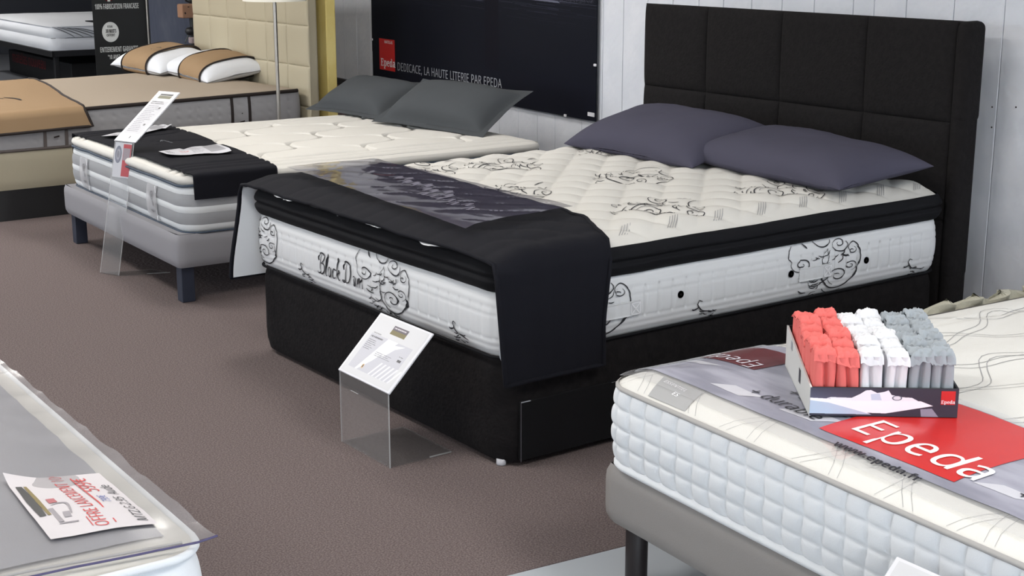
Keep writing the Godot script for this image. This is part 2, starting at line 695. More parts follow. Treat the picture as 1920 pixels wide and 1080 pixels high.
func box_print() -> Image:
	var im := Image.create(640, 132, false, Image.FORMAT_RGB8)
	for y in 132:
		for x in 640:
			var t := clampf(.5 + .5 * sin(x / 210.0 + 2.2), 0, 1) * clampf(1.0 - absf(y - 50) / 80.0, 0, 1)
			im.set_pixel(x, y, Color(.17, .17, .23).lerp(Color(.42, .43, .53), t * .8))
	fill_poly(im, PackedVector2Array([Vector2(0, 48), Vector2(90, 52), Vector2(480, 58), Vector2(535, 80), Vector2(470, 92), Vector2(330, 118), Vector2(250, 116), Vector2(270, 124), Vector2(0, 122)]), Color(.97, .98, 1.0))
	fill_poly(im, PackedVector2Array([Vector2(0, 60), Vector2(80, 70), Vector2(180, 98), Vector2(270, 124), Vector2(0, 122)]), Color(.74, .80, .88))
	fill_poly(im, PackedVector2Array([Vector2(70, 50), Vector2(90, 44), Vector2(180, 46), Vector2(215, 28), Vector2(240, 10), Vector2(262, 8), Vector2(290, 22), Vector2(320, 16), Vector2(338, 8), Vector2(352, 30), Vector2(400, 40), Vector2(440, 42), Vector2(470, 58), Vector2(200, 60)]), Color(.93, .95, .98))
	fill_poly(im, PackedVector2Array([Vector2(262, 28), Vector2(300, 24), Vector2(310, 56), Vector2(266, 56)]), Color(.78, .83, .90))
	for y in range(-12, 13):
		for x in range(-22, 23):
			var d := x * x / 484.0 + y * y / 144.0
			if d < 1.0: im.set_pixel(376 + x, 44 + y, Color(.35, .38, .45) if d > .55 else Color(.88, .89, .92))
	fill_poly(im, PackedVector2Array([Vector2(480, 96), Vector2(530, 92), Vector2(560, 131), Vector2(485, 131)]), Color(.66, .67, .74, .8))
	return im


# ------------------------------------------------------------------ things used more than once
func pillow_point(w: float, d: float, t: float, fl: float, u: float, v: float, side: float, flat: float) -> Vector3:
	# u, v from -1 to 1; fl: width of a flat border
	var fu := 1.0 - fl / (w * .5)
	var fv := 1.0 - fl / (d * .5)
	var a := clampf(absf(u) / fu, 0, 1)
	var b := clampf(absf(v) / fv, 0, 1)
	var h := pow(1.0 - pow(a, 3.2), .5) * pow(1.0 - pow(b, 3.2), .5)
	var x := w * .5 * u * (1.0 - .07 * (1.0 - v * v))
	var z := d * .5 * v * (1.0 - .07 * (1.0 - u * u))
	var y := side * h * t * .5
	if side < 0: y *= flat
	return Vector3(x, y, z)


func pillow_shape(b: Buf, w: float, d: float, t: float, fl: float, xf: Transform3D, seed_: float, u0 := -1.0, u1 := 1.0, lift := 0.0, flat := .5, wr := .018) -> void:
	var nu := 45 if u0 <= -1.0 else 23
	var nv := 33
	for side in [1.0, -1.0]:
		var pts := PackedVector3Array()
		for j in nv:
			for i in nu:
				var u := lerpf(u0, u1, float(i) / (nu - 1))
				var v := lerpf(-1, 1, float(j) / (nv - 1))
				u = sin(u * PI / 2) if u0 <= -1.0 else u
				v = sin(v * PI / 2)
				var q := pillow_point(w, d, t, fl, u, v, side, flat)
				q.y += lift * side
				if lift > 0:
					q.z += lift * v
				var k := noise.get_noise_3d(q.x * 16 + seed_, q.z * 16, seed_) * wr * .8 + noise.get_noise_3d((q.x + q.z * .6) * 60 + seed_, (q.z - q.x * .6) * 14, seed_) * wr * .45
				q.y += k * (1.0 if side > 0 else .5) * (1.0 - .6 * absf(u) * absf(v))
				q.x += noise.get_noise_3d(q.z * 12, seed_, 3.0) * .012
				pts.append(xf * q)
		b.grid(pts, nu, nv, false, xf.basis * Vector3(0, side, 0))


func price_stand(label: String, frame: Transform3D, w: float, ph: float, bd: float, lift_: float, card_w: float, sheet: Material) -> void:
	# acrylic stand: base plate, upright panel at z 0 facing +z, card tipped back 45 degrees
	var t := thing("price_stand", label, "price stand", frame, Vector3.ZERO)
	var th := .004
	var b := Buf.new()
	b.rbox(Vector3(w / 2, ph / 2, 0), Vector3(w, ph, th), .0008)
	put(b, "upright_panel", M.acrylic, t)
	b = Buf.new()
	b.rbox(Vector3(w / 2, th / 2, -bd / 2 - .003), Vector3(w, th, bd), .0008)
	put(b, "base_plate", M.acrylic, t)
	b = Buf.new()
	b.rbox(Vector3(w + .001, ph / 2, 0), Vector3(.0015, ph, th), .0003)
	b.rbox(Vector3(-.001, ph / 2, 0), Vector3(.0015, ph, th), .0003)
	b.rbox(Vector3(w * .98, th / 2, -bd * .82), Vector3(.003, th, bd * .35), .0005)
	put(b, "polished_edge", M.acrylic_edge, t)
	b = Buf.new()
	b.tube([Vector3(w * .25, ph * .80, .004), Vector3(w * .40, ph * .80, .004)], .0012, 6)
	put(b, "slot", M.acrylic_edge, t)
	var x0 := (w - card_w) / 2
	var bl := Vector3(x0, ph, .004)
	var br := Vector3(x0 + card_w, ph, .004)
	var tl := bl + Vector3(0, lift_, -lift_)
	var tr := br + Vector3(0, lift_, -lift_)
	var nrm := Vector3(0, 1, 1).normalized()
	b = Buf.new()
	b.rbox(Vector3.ZERO, Vector3(card_w, lift_ * 1.414, .007), .003, 2)
	var cf := Transform3D(Basis(Vector3.RIGHT, -PI / 4), (bl + tr) / 2 - nrm * .0035)
	for k in b.v.size():
		b.v[k] = cf * b.v[k]
		b.n[k] = cf.basis * b.n[k]
	var holder := put(b, "card_holder", M.white_plastic, t)
	b = Buf.new()
	var e := .012
	var f := func(a: float, c: float) -> Vector3: return bl.lerp(br, a).lerp(tl.lerp(tr, a), c) + nrm * .0006
	b.quad(f.call(e * 3, .97), f.call(1 - e * 3, .97), f.call(1 - e * 3, .03), f.call(e * 3, .03), nrm)
	put(b, "price_card", sheet, holder)


func scatter_legs(t: Node3D, spots: Array, h: float, s: float, mat: Material, round_ := false) -> void:
	for q in spots:
		var b := Buf.new()
		if round_:
			b.lathe(Vector3(q.x, 0, q.y), [Vector2(.001, .001), Vector2(s * .46, .001), Vector2(s * .5, .004), Vector2(s * .5, h), Vector2(.001, h)], 20)
		else:
			b.rbox(Vector3(q.x, h / 2, q.y), Vector3(s, h, s), .004)
		put(b, "leg", mat, t)


func upholstered(t: Node3D, R: Array, y0: float, y1: float, mat: Material, called := "upholstered_frame") -> void:
	var b := Buf.new()
	band(b, R, y0, y1, 160, 9, func(p, q): return Vector2(-.012 * pow(absf(q * 2 - 1), 6.0), 0))
	var inner := [R[0] + .012, R[1] - .012, R[2] + .012, R[3] - .012, R[4]]
	lid(b, inner, 12, 12, func(x, z): return y1)
	lid(b, inner, 12, 12, func(x, z): return y0, Vector3.DOWN)
	put(b, called, mat, t)


# ------------------------------------------------------------------ heights of the mattress tops
const RB := [-1.6, 0.0, -2.0, 0.0, .075]
const R2 := [-1.575, -.005, -1.93, -.05, .09]
const RR := [0.0, 1.6, -2.0, 0.0, .09]
const R3 := [-1.72, 0.0, -1.86, .14, .05]
const RL := [-1.6, 0.0, 0.0, 2.0, .08]


func groove(x: float, w: float) -> float:
	return exp(-(x * x) / (w * w))


func h_black(x: float, z: float) -> float:
	var d := edge_dist(RB, x, z)
	var a := (x + z) * .7071 / .135
	var b := (x - z) * .7071 / .135
	a += .10 * sin(b * PI)
	var pa := absf(sin(PI * a))
	var pb := absf(sin(PI * b))
	var puff := pow(pa, .45) * (.45 + .55 * pow(pb, .6))
	return .628 + .032 * (1 - exp(-maxf(d, 0.0) / .05)) + .022 * puff * smoothstep(.0, .09, d) + .004 * noise.get_noise_2d(x * 20, z * 20)


func h_second(x: float, z: float) -> float:
	var d := edge_dist(R2, x, z)
	var y := .548 + .016 * (1 - exp(-maxf(d, 0.0) / .035))
	for e in [.06, .13, .20]:
		y -= .014 * groove(minf(x - R2[0], R2[1] - x) - e, .013)
	if d > .21:
		# big soft lozenges with curved seams
		var a := (x + z) / .54
		var b := (x - z) / .54
		var ga := groove(absf(fposmod(a + .12 * sin(b * TAU), 1.0) - .5) * .54, .014)
		var gb := groove(absf(fposmod(b + .12 * sin(a * TAU), 1.0) - .5) * .54, .014)
		y -= .017 * maxf(ga, gb)
		y += .006 * absf(sin(a * PI + PI / 2) * sin(b * PI + PI / 2))
	return y + .003 * noise.get_noise_2d(x * 12, z * 12)


func h_near(x: float, z: float) -> float:
	var d := edge_dist(RR, x, z)
	var y := .508 + .045 * (1 - exp(-maxf(d, 0.0) / .07))
	y += .005 * sin(x * 19 + 1.2 * sin(z * 8)) * smoothstep(.1, .2, d) * smoothstep(-.35, -.6, z)
	y -= .007 * groove(x - .17, .012) * smoothstep(-.4, -.6, z)
	return y + .002 * noise.get_noise_2d(x * 25, z * 25)


func h_beige(x: float, z: float) -> float:
	var d := edge_dist(R3, x, z)
	return .585 + .028 * (-z / 1.8) + .018 * (1 - exp(-maxf(d, 0.0) / .06)) + .006 * noise.get_noise_2d(x * 10, z * 10)


func h_corner(x: float, z: float) -> float:
	var d := edge_dist(RL, x, z)
	return .497 + .015 * (1 - exp(-maxf(d, 0.0) / .05))


func _ready() -> void:
	# ---- camera
	var cam := Camera3D.new()
	cam.name = "camera"
	add_child(cam)
	cam.position = Vector3(3.2697, 1.5536, 2.3375)
	cam.rotation = Vector3(-.24179, .94262, 0)
	cam.keep_aspect = Camera3D.KEEP_HEIGHT
	cam.fov = rad_to_deg(2.0 * atan(540.0 / 2687.0))
	cam.near = .05
	cam.far = 80.0
	cam.current = true
	# ---- sky and exposure
	var env := Environment.new()
	var sky := Sky.new()
	var sm := ProceduralSkyMaterial.new()
	sm.sky_top_color = Color(.80, .86, .93)
	sm.sky_horizon_color = Color(.93, .955, .98)
	sm.ground_bottom_color = Color(.42, .42, .42)
	sm.ground_horizon_color = Color(.62, .63, .64)
	sm.sun_angle_max = 1.0
	sm.energy_multiplier = 4.0
	sky.sky_material = sm
	env.background_mode = Environment.BG_SKY
	env.sky = sky
	env.ambient_light_source = Environment.AMBIENT_SOURCE_DISABLED
	env.tonemap_mode = Environment.TONE_MAPPER_LINEAR
	env.tonemap_exposure = 1.9
	env.sdfgi_enabled = true
	env.ssao_enabled = true
	env.ssil_enabled = true
	var we := WorldEnvironment.new()
	we.name = "world_environment"
	we.environment = env
	add_child(we)
	# ---- ceiling panels: a glowing face and an area light of the same size just under it
	var lamp_col := Color(1.0, .985, .965)
	for q in [[Vector2(-.6, 1.3), 2.2], [Vector2(2.6, -.2), 2.8], [Vector2(-2.7, -.7), 1.7], [Vector2(-4.6, 1.3), 3.4], [Vector2(-7.2, .4), 4.0], [Vector2(2.4, 3.6), 2.0], [Vector2(-.6, 4.2), 2.0], [Vector2(-10.2, .8), 4.0], [Vector2(-13.2, -1.2), 4.0]]:
		ceiling_panel(q[0], q[1], lamp_col)
	noise.noise_type = FastNoiseLite.TYPE_SIMPLEX_SMOOTH
	noise.frequency = .08
	noise.seed = 5
	rng.seed = 11
	make_materials()
	build_shell()
	build_black_bed()
	build_second_bed()
	build_near_bed()
	build_beige_bed()
	build_corner_bed()
	build_wall_things()
	build_back_area()


func ceiling_panel(q: Vector2, energy: float, col: Color) -> void:
	var t := thing("ceiling_light", "recessed white square ceiling light panel", "ceiling light", Transform3D(Basis.IDENTITY, Vector3(q.x, 2.9, q.y)), Vector3.ZERO, "ceiling light panels")
	box_part("frame", Vector3(0, .03, 0), Vector3(1.24, .05, .64), .006, plain(Color(.9, .9, .9), .5), t)
	var m := plain(Color(.95, .95, .93), .6)
	m.emission_enabled = true
	m.emission = col
	m.emission_energy_multiplier = 1.2
	box_part("glowing_diffuser", Vector3(0, -.001, 0), Vector3(1.18, .012, .58), .003, m, t)
	var l := AreaLight3D.new()
	l.name = "panel_light"
	l.area_size = Vector2(1.18, .58)
	l.light_color = col
	l.light_energy = energy
	l.area_range = 30.0
	l.shadow_enabled = true
	l.position = Vector3(q.x, 2.88, q.y)
	l.rotation = Vector3(-PI / 2, 0, 0)
	add_child(l)


func make_materials() -> void:
	weave_bump = noise_tex(.09, 4, true, 5.0, [], 3, 256)
	crumple_bump = noise_tex(.02, 8, true, 6.0, [], 4, 256)
	M.plank = mottled(Color(.83, .845, .875), Color(.865, .875, .90), .01, .7, .55, .05, 2)
	M.wall_dark = plain(Color(.20, .21, .24), .8)
	M.wall_blue = mottled(Color(.29, .31, .37), Color(.40, .41, .45), .006, .3, .7, 0.05, 5)
	M.wall_white = plain(Color(.80, .80, .80), .85)
	M.ceiling = plain(Color(.82, .82, .82), .9)
	M.carpet = mottled(Color(.34, .30, .295), Color(.475, .43, .425), .16, 1.6, .97, .15, 7, 2)
	M.tile = mottled(Color(.62, .64, .66), Color(.70, .72, .74), .01, .8, .4, 0.0, 6)
	M.vinyl = mottled(Color(.33, .34, .365), Color(.39, .40, .42), .01, .5, .35, 0.0, 6)
	M.black_suede = mottled(Color(.074, .068, .074), Color(.112, .102, .105), .02, 2.2, .95, .15, 13)
	M.black_panel = fabric(Color(.062, .060, .068), .9, 12, .3)
	M.black_cloth = fabric(Color(.076, .078, .104), .85, 14, .5)
	M.black_band = fabric(Color(.064, .066, .080), .8, 10, .3)
	M.cream_knit = fabric(Color(.82, .81, .785), .85, 16, .25)
	M.white_knit = fabric(Color(.88, .89, .90), .8, 16, .25)
	M.white_satin = fabric(Color(.84, .845, .85), .55, 20, .12)
	M.thread = plain(Color(.13, .13, .15), .7)
	M.thread_grey = plain(Color(.60, .60, .60), .8)
	M.thread_white = plain(Color(.95, .95, .96), .6)
	M.slate = fabric(Color(.285, .28, .335), .9, 22, .35)
	M.pillow_grey = fabric(Color(.275, .287, .298), .9, 22, .35)
	M.headboard_black = mottled(Color(.092, .086, .089), Color(.118, .11, .112), .02, 2.5, .95, .15, 14)
	M.acrylic = clear(Color(.70, .70, .70), .10, .12)
	M.acrylic_edge = clear(Color(.85, .85, .85), .35, .3)
	M.white_plastic = plain(Color(.85, .85, .87), .4)
	M.film = clear(Color(.36, .34, .43), .34, .10)
	M.film_light = clear(Color(.70, .70, .72), .24, .22)
	M.grey_vinyl = fabric(Color(.60, .60, .62), .6, 9, .12)
	M.taupe = fabric(Color(.565, .55, .54), .6, 9, .12)
	M.stripe_white = fabric(Color(.82, .83, .835), .75, 18, .15)
	M.stripe_grey = fabric(Color(.60, .605, .615), .75, 18, .3)
	M.leg_blue = plain(Color(.15, .17, .23), .6)
	M.leg_brown = plain(Color(.13, .105, .11), .4)
	M.piping_blue = plain(Color(.22, .27, .33), .7)
	M.piping_grey = fabric(Color(.66, .65, .64), .8, 20, .2)
	M.beige_top = fabric(Color(.66, .61, .55), .9, 14, .3)
	M.beige_side = fabric(Color(.60, .595, .60), .85, 18, .25)
	M.brown_trim = plain(Color(.13, .095, .085), .8)
	M.tan = fabric(Color(.60, .50, .385), .85, 14, .3)
	M.cream_vinyl = fabric(Color(.70, .665, .575), .55, 8, .08)
	M.cream_base = fabric(Color(.66, .63, .55), .6, 8, .08)
	M.white_cotton = fabric(Color(.86, .87, .89), .85, 20, .3)
	M.pine = mottled(Color(.88, .80, .50), Color(.91, .84, .56), .006, 1.2, .6, .05, 15)
	M.steel = plain(Color(.72, .70, .67), .28, .9)
	M.shade = plain(Color(.93, .92, .88), .8)
	M.shade.backlight_enabled = true
	M.shade.backlight = Color(.5, .48, .44)
	M.red = plain(Color(.80, .13, .13), .45)
	M.red_glossy = plain(Color(.78, .16, .15), .25)
	M.red_dark = plain(Color(.36, .08, .105), .25)
	M.white_ink = plain(Color(.92, .92, .93), .5)
	M.grey_ink = plain(Color(.60, .61, .64), .5)
	M.black_ink = plain(Color(.14, .14, .17), .5)
	M.card = printed(card_image())
	M.strip = printed(strip_image())
	M.leaflet = printed(leaflet_image())
	M.poster = printed(poster_image(), .45)
	M.poster.metallic_specular = .2
	M.box_print = printed(box_print(), .4)
	M.navy_board = plain(Color(.10, .10, .13), .5)
	M.box_white = plain(Color(.80, .80, .79), .6)
	M.taupe_grey = fabric(Color(.56, .555, .57), .6, 9, .1)
	M.strap = clear(Color(.85, .85, .86), .35, .3)
	M.cream_top = fabric(Color(.86, .855, .835), .85, 14, .3)
	M.film_clear = clear(Color(.85, .85, .86), .22, .05)
	M.sheet_grey = mottled(Color(.52, .52, .57), Color(.66, .66, .71), .006, 2.2, .14, 0.0, 18)
	M.sheet_pale = plain(Color(.78, .78, .81), .15)
	M.cloth_coral = fabric(Color(.89, .455, .435), .95, 30, .5)
	M.cloth_white = fabric(Color(.88, .885, .90), .95, 30, .5)
	M.cloth_grey = fabric(Color(.62, .645, .665), .95, 30, .5)
	M.plinth = plain(Color(.06, .06, .07), .6)
	M.piping_taupe = plain(Color(.36, .33, .32), .8)
	M.frame_dark = plain(Color(.085, .085, .095), .5)
	M.poster_pic = M.poster
	M.poster_board = plain(Color(.082, .088, .125), .45, 0.0, .2)
	M.seam_pale = plain(Color(.66, .65, .63), .8)
	M.seam_grey = plain(Color(.50, .50, .50), .8)
	M.foam = fabric(Color(.68, .67, .61), .95, 8, .4)


# ------------------------------------------------------------------ the room
const WALL_TURN := -.0789


func build_shell() -> void:
	# floor: brown carpet, pale tiles towards the shop front, dark vinyl at the far end
	var tilt := Transform3D(Basis(Vector3.UP, -.105), Vector3(.61, 0, .2))
	var f := struct_box("floor", Vector3(-4.35, -.06, 1.5), Vector3(8.7, .12, 12), M.carpet, tilt)
	f.set_meta("label", "brown speckled carpet of the showroom aisle")
	f = struct_box("floor", Vector3(4.4, -.0605, 1.5), Vector3(8.8, .12, 12), M.tile, tilt)
	f.set_meta("label", "pale grey floor tiles under the nearest bed")
	f = struct_box("floor", Vector3(-13.2, -.0605, 1.5), Vector3(9, .12, 16), M.vinyl, tilt)
	f.set_meta("label", "dark shiny floor at the far end of the showroom")
	# back wall: boards with recessed joints on a solid wall
	var wf := Transform3D(Basis(Vector3.UP, WALL_TURN), Vector3(0, 0, -2.25))
	var wall := struct_box("wall_back", Vector3(-.3, 1.45, -.10), Vector3(16.4, 2.9, .17), M.wall_white, wf)
	var cuts := [7.9]
	var x := 7.66
	while x > .1:
		cuts.append(x)
		x -= .238
	cuts.append_array([.018, -.22, -.461, -.633, -.75, -.979, -1.18, -1.38, -1.574, -1.753, -1.95, -2.15, -2.352, -2.53, -2.715, -2.977, -3.158])
	x = -3.36
	while x > -8.4:
		cuts.append(x)
		x -= .212
	for k in cuts.size() - 1:
		var w: float = cuts[k] - cuts[k + 1]
		var b := Buf.new()
		b.rbox(Vector3((cuts[k] + cuts[k + 1]) / 2 + .3, 0, .0925), Vector3(w - .003, 2.9, .015), .003)
		put(b, "plank", M.plank, wall)
	for q in [Vector2(-.003, .93), Vector2(.105, .94), Vector2(.002, .855)]:
		var b := Buf.new()
		b.lathe(Vector3.ZERO, [Vector2(.0002, .002), Vector2(.003, .0015), Vector2(.0035, 0)], 8)
		for k in b.v.size():
			b.v[k] = Vector3(b.v[k].x, -b.v[k].z, b.v[k].y) + Vector3(q.x + .3, q.y - 1.45, .10)
			b.n[k] = Vector3(b.n[k].x, -b.n[k].z, b.n[k].y)
		put(b, "screw_head", M.leg_brown, wall)
	struct_box("wall_back", Vector3(-9.75, 1.45, -.09), Vector3(2.5, 2.9, .19), M.wall_blue, wf)
	# far recess
	struct_box("wall_left", Vector3(-16.5, 1.45, 1), Vector3(.2, 2.9, 14), M.wall_dark)
	struct_box("wall_back", Vector3(-13.2, 1.45, -6.0), Vector3(6.8, 2.9, .2), M.wall_dark)
	struct_box("wall_back", Vector3(-10.9, 1.45, -4.6), Vector3(.2, 2.9, 2.9), M.wall_dark)
	# ceiling, aisle-side wall, shop front with its big windows
	struct_box("ceiling", Vector3(-4.5, 3.02, .5), Vector3(24.5, .15, 14), M.ceiling)
	struct_box("wall_front", Vector3(-5, .25, 6.6), Vector3(23.5, .5, .2), M.wall_white)
	struct_box("wall_front", Vector3(-5, 2.75, 6.6), Vector3(23.5, .3, .2), M.wall_white)
	struct_box("wall_front", Vector3(-13.6, 1.55, 6.6), Vector3(6.3, 2.1, .2), M.wall_white)
	for px in [[-6.4, .4], [2.2, 9.1]]:
		struct_box("wall_front", Vector3(px[0], 1.55, 6.6), Vector3(px[1], 2.1, .2), M.wall_white)
	struct_box("wall_right", Vector3(7.0, .2, 2.4), Vector3(.2, .4, 8.6), M.wall_white)
	struct_box("wall_right", Vector3(7.0, 2.75, 2.4), Vector3(.2, .4, 8.6), M.wall_white)
	for z in [-1.75, 1.0, 3.8, 6.4]:
		struct_box("wall_right", Vector3(7.0, 1.475, z), Vector3(.2, 2.15, .3), M.wall_white)
	var n := 1
	for at in [Vector3(7.0, .425, -.375), Vector3(7.0, .425, 2.4), Vector3(7.0, .425, 5.1), Vector3(-8.4, .525, 6.6), Vector3(-4.4, .525, 6.6)]:
		var turn := Transform3D(Basis(Vector3.UP, 0.0 if n < 4 else -PI / 2), at)
		if n >= 4: turn = turn * Transform3D(Basis.from_scale(Vector3(1, .96, 1.42)), Vector3.ZERO)
		var w := struct_box("window_%d" % n, Vector3.ZERO, Vector3(.12, .05, 2.5), M.wall_white, turn)
		anchor = Vector3.ZERO
		box_part("window_frame", Vector3(0, 2.09, 0), Vector3(.1, .06, 2.45), .004, M.wall_white, w)
		for s in [-1, 1]:
			box_part("window_frame", Vector3(0, 1.05, s * 1.21), Vector3(.1, 2.05, .06), .004, M.wall_white, w)
		box_part("pane", Vector3(0, 1.05, 0), Vector3(.008, 2.03, 2.37), .001, clear(Color(.95, 1, 1), .04, .02), w)
		n += 1


# ------------------------------------------------------------------ black bed
func build_black_bed() -> void:
	var W := 1.6
	# divan base
	var t := thing("divan_base", "black suede divan base under the floral pillow-top mattress", "bed base", Transform3D.IDENTITY, Vector3(-.8, 0, -1))
	var R := [-1.607, .008, -2.0, -.002, .085]
	var b := Buf.new()
	band(b, R, .018, .340, 200, 9, func(p, q): return Vector2(-.012 * pow(absf(q * 2 - 1), 8.0) + .002 * noise.get_noise_2d(p * 60, q * 30), 0))
	lid(b, [-1.595, -.004, -1.99, -.014, .075], 12, 12, func(x, z): return .340)
	lid(b, [-1.595, -.004, -1.99, -.014, .075], 12, 12, func(x, z): return .018, Vector3.DOWN)
	put(b, "suede_body", M.black_suede, t)
	b = Buf.new()
	b.rbox(Vector3(.0085, .115, -.86), Vector3(.016, .185, 1.60), .003)
	put(b, "side_panel", M.black_panel, t, "smooth black panel let into the side of the base")
	b = Buf.new()
	b.rbox(Vector3(.0165, .113, -.059), Vector3(.002, .186, .003), .0008)
	put(b, "seam_edge", plain(Color(.26, .25, .27), .7), t)
	b = Buf.new()
	b.rbox(Vector3(.017, .207, -.076), Vector3(.003, .003, .035), .001)
	put(b, "corner_staple", M.grey_ink, t)
	for q in [Vector2(-.045, -.03), Vector2(-1.53, -.06), Vector2(-.06, -1.9), Vector2(-1.53, -1.9)]:
		b = Buf.new()
		b.lathe(Vector3(q.x, 0, q.y), [Vector2(.001, .0), Vector2(.014, .0), Vector2(.015, .004), Vector2(.015, .02), Vector2(.001, .02)], 16)
		put(b, "foot", plain(Color(.7, .7, .72), .4), t)
	# mattress
	t = thing("mattress", "white mattress with black scroll embroidery and black pillow-top band", "mattress", Transform3D.IDENTITY, Vector3(-.8, .341, -1))
	b = Buf.new()
	var rows := [.07, .17, .28, .62, .74, .86]
	var prof := func(p: float, q: float) -> float:
		var o := .012 * sin(PI * q) - .014 * pow(absf(q * 2 - 1), 9.0)
		for g in rows: o -= .0022 * groove((q - g) * .2, .003)
		if q > .26 and q < .76:
			var m := fposmod(p, .058)
			o -= .006 * groove(minf(m, .058 - m), .0035) * smoothstep(.26, .3, q) * smoothstep(.76, .72, q)
		return o
	band(b, RB, .341, .548, 1001, 41, func(p, q): return Vector2(prof.call(p, q), 0))
	lid(b, [-1.59, -.01, -1.99, -.01, .065], 8, 8, func(x, z): return .342, Vector3.DOWN)
	put(b, "quilted_border", M.white_satin, t)
	b = Buf.new()
	var crest := func(p: float, q: float) -> Vector2:
		var o := .004 + .024 * pow(absf(sin(PI * clampf(q * 1.0, 0, 1))), .7)
		var roll := .012 * groove(q - .50, .08)
		return Vector2(o - roll + .004 * noise.get_noise_2d(p * 30, q * 8), .004 * noise.get_noise_2d(p * 14, 40.0))
	band(b, RB, .540, .632, 300, 25, crest)
	put(b, "pillow_top_band", M.black_band, t)
	b = Buf.new()
	lid(b, RB, 190, 230, h_black)
	put(b, "quilted_top", M.cream_knit, t)
	piping(RB, .343, .005, "bottom_piping", M.black_band, t, .002)
	# embroidery
	var foot := func(q: Vector2) -> Vector3: return outline(RB, q.x + W, q.y, prof.call(q.x + W, (q.y - .341) / .207) + .003)
	var side := func(q: Vector2) -> Vector3: return outline(RB, W + q.x, q.y, prof.call(W + q.x, (q.y - .341) / .207) + .003)
	var top := func(q: Vector2) -> Vector3: return Vector3(q.x, h_black(q.x, -q.y) + .0022, -q.y)
	for q in [[-1.565, 3], [-.655, 4]]:
		lay_strokes("embroidered_scroll", clip_strokes(scrolls(q[1], 34), -.50, .46), Transform2D(0, Vector2(.34, .20), 0, Vector2(q[0], .447)), foot, M.thread, t)
	for q in [[.30, 5], [1.36, 6]]:
		lay_strokes("embroidered_scroll", clip_strokes(scrolls(q[1], 30), -.50, .46), Transform2D(0, Vector2(.36, .20), 0, Vector2(q[0], .445)), side, M.thread, t)
	for q in [-1.19, -.21]:
		lay_strokes("embroidered_sprig", sprig(int(q * 100)), Transform2D(0, Vector2(.11, .075), 0, Vector2(q, .378)), foot, M.thread, t, .10)
	for q in [.80, 1.84]:
		lay_strokes("embroidered_sprig", sprig(int(q * 100)), Transform2D(0, Vector2(.12, .08), 0, Vector2(q, .372)), side, M.thread, t, .09)
	lay_strokes("embroidered_name", script_name(), Transform2D(0, Vector2(.085, .075), 0, Vector2(-1.08, .402)), foot, M.thread, t)
	var k := 0
	for q in [Vector2(-1.266, .93), Vector2(-.78, .60), Vector2(-1.27, 1.51), Vector2(-.76, 1.157), Vector2(-.245, .83), Vector2(-.25, 1.41), Vector2(-1.4, .62)]:
		var s := scrolls(20 + k, 30)
		lay_strokes("embroidered_scroll", s, Transform2D(-.35, Vector2(.30, .30), 0, q), top, M.thread, t, .38)
		k += 1
	# short puckers along the edge of the top
	for i in 8:
		var pk := []
		for j in 4:
			var z0 := .50 + i * .20 + j * .011
			pk.append([[Vector2(-.035, z0 - .03), Vector2(-.06, z0), Vector2(-.085, z0 + .025)], .0028])
		lay_strokes("edge_pucker", pk, Transform2D.IDENTITY, top, M.thread_grey, t)
	# handles and vents on the side
	for q in [[.44, .155], [1.31, .155]]:
		var pts := PackedVector3Array()
		for j in 9:
			for i in 17:
				var pp: float = W + q[0] + (i / 16.0 - .5) * q[1]
				var yy := .43 + (j / 8.0 - .5) * .045
				var o := .012 + .004 * sin(PI * i / 16.0) + .0015 * cos(j * PI)
				pts.append(outline(RB, pp, yy, o + prof.call(pp, (yy - .341) / .207) * .3))
		b = Buf.new()
		b.shell(pts, 17, 9, .003, Vector3.RIGHT)
		var h := put(b, "handle", M.white_satin, t)
		var st := []
		for s in [.0]:
			var c := Vector2(q[0] + q[1] * .5 - .022, .43)
			st.append([[c + Vector2(-.018, -.018), c + Vector2(.018, -.018), c + Vector2(.018, .018), c + Vector2(-.018, .018), c + Vector2(-.018, -.018)], .003])
			st.append([[c + Vector2(-.018, -.018), c + Vector2(.018, .018)], .003])
			st.append([[c + Vector2(-.018, .018), c + Vector2(.018, -.018)], .003])
		var lift := func(v: Vector2) -> Vector3: return outline(RB, W + v.x, v.y, .0225)
		lay_strokes("box_stitch", st, Transform2D.IDENTITY, lift, M.thread_white, h)
	for q in [Vector2(.69, .444), Vector2(1.193, .441), Vector2(1.573, .438)]:
		b = Buf.new()
		b.lathe(Vector3.ZERO, [Vector2(.003, .001), Vector2(.005, .004), Vector2(.009, .005), Vector2(.012, .003), Vector2(.012, 0)], 20)
		var c := outline(RB, W + q.x, q.y, .012)
		for i in b.v.size():
			b.v[i] = Vector3(b.v[i].y, b.v[i].x, b.v[i].z) + c
			b.n[i] = Vector3(b.n[i].y, b.n[i].x, b.n[i].z)
		var vent := put(b, "vent", plain(Color(.22, .17, .16), .4, .5), t)
		b = Buf.new()
		b.lathe(Vector3.ZERO, [Vector2(.0005, .003), Vector2(.004, .002), Vector2(.0045, 0)], 12)
		for i in b.v.size():
			b.v[i] = Vector3(b.v[i].y, b.v[i].x, b.v[i].z) + c
		put(b, "vent_mesh", plain(Color(.45, .42, .42), .5), vent)
	# headboard
	var H := thing("headboard", "tall black suede headboard with stitched square cushions", "headboard", Transform3D.IDENTITY, Vector3(-.82, 0, -2.07))
	box_part("backing_frame", Vector3(-.855, .625, -2.095), Vector3(1.72, 1.246, .085), .03, M.headboard_black, H, 3)
	var xs := [-1.722, -1.316, -.879, -.435, -.022]
	var ys := [1.25, .885, .52, .16, .012]
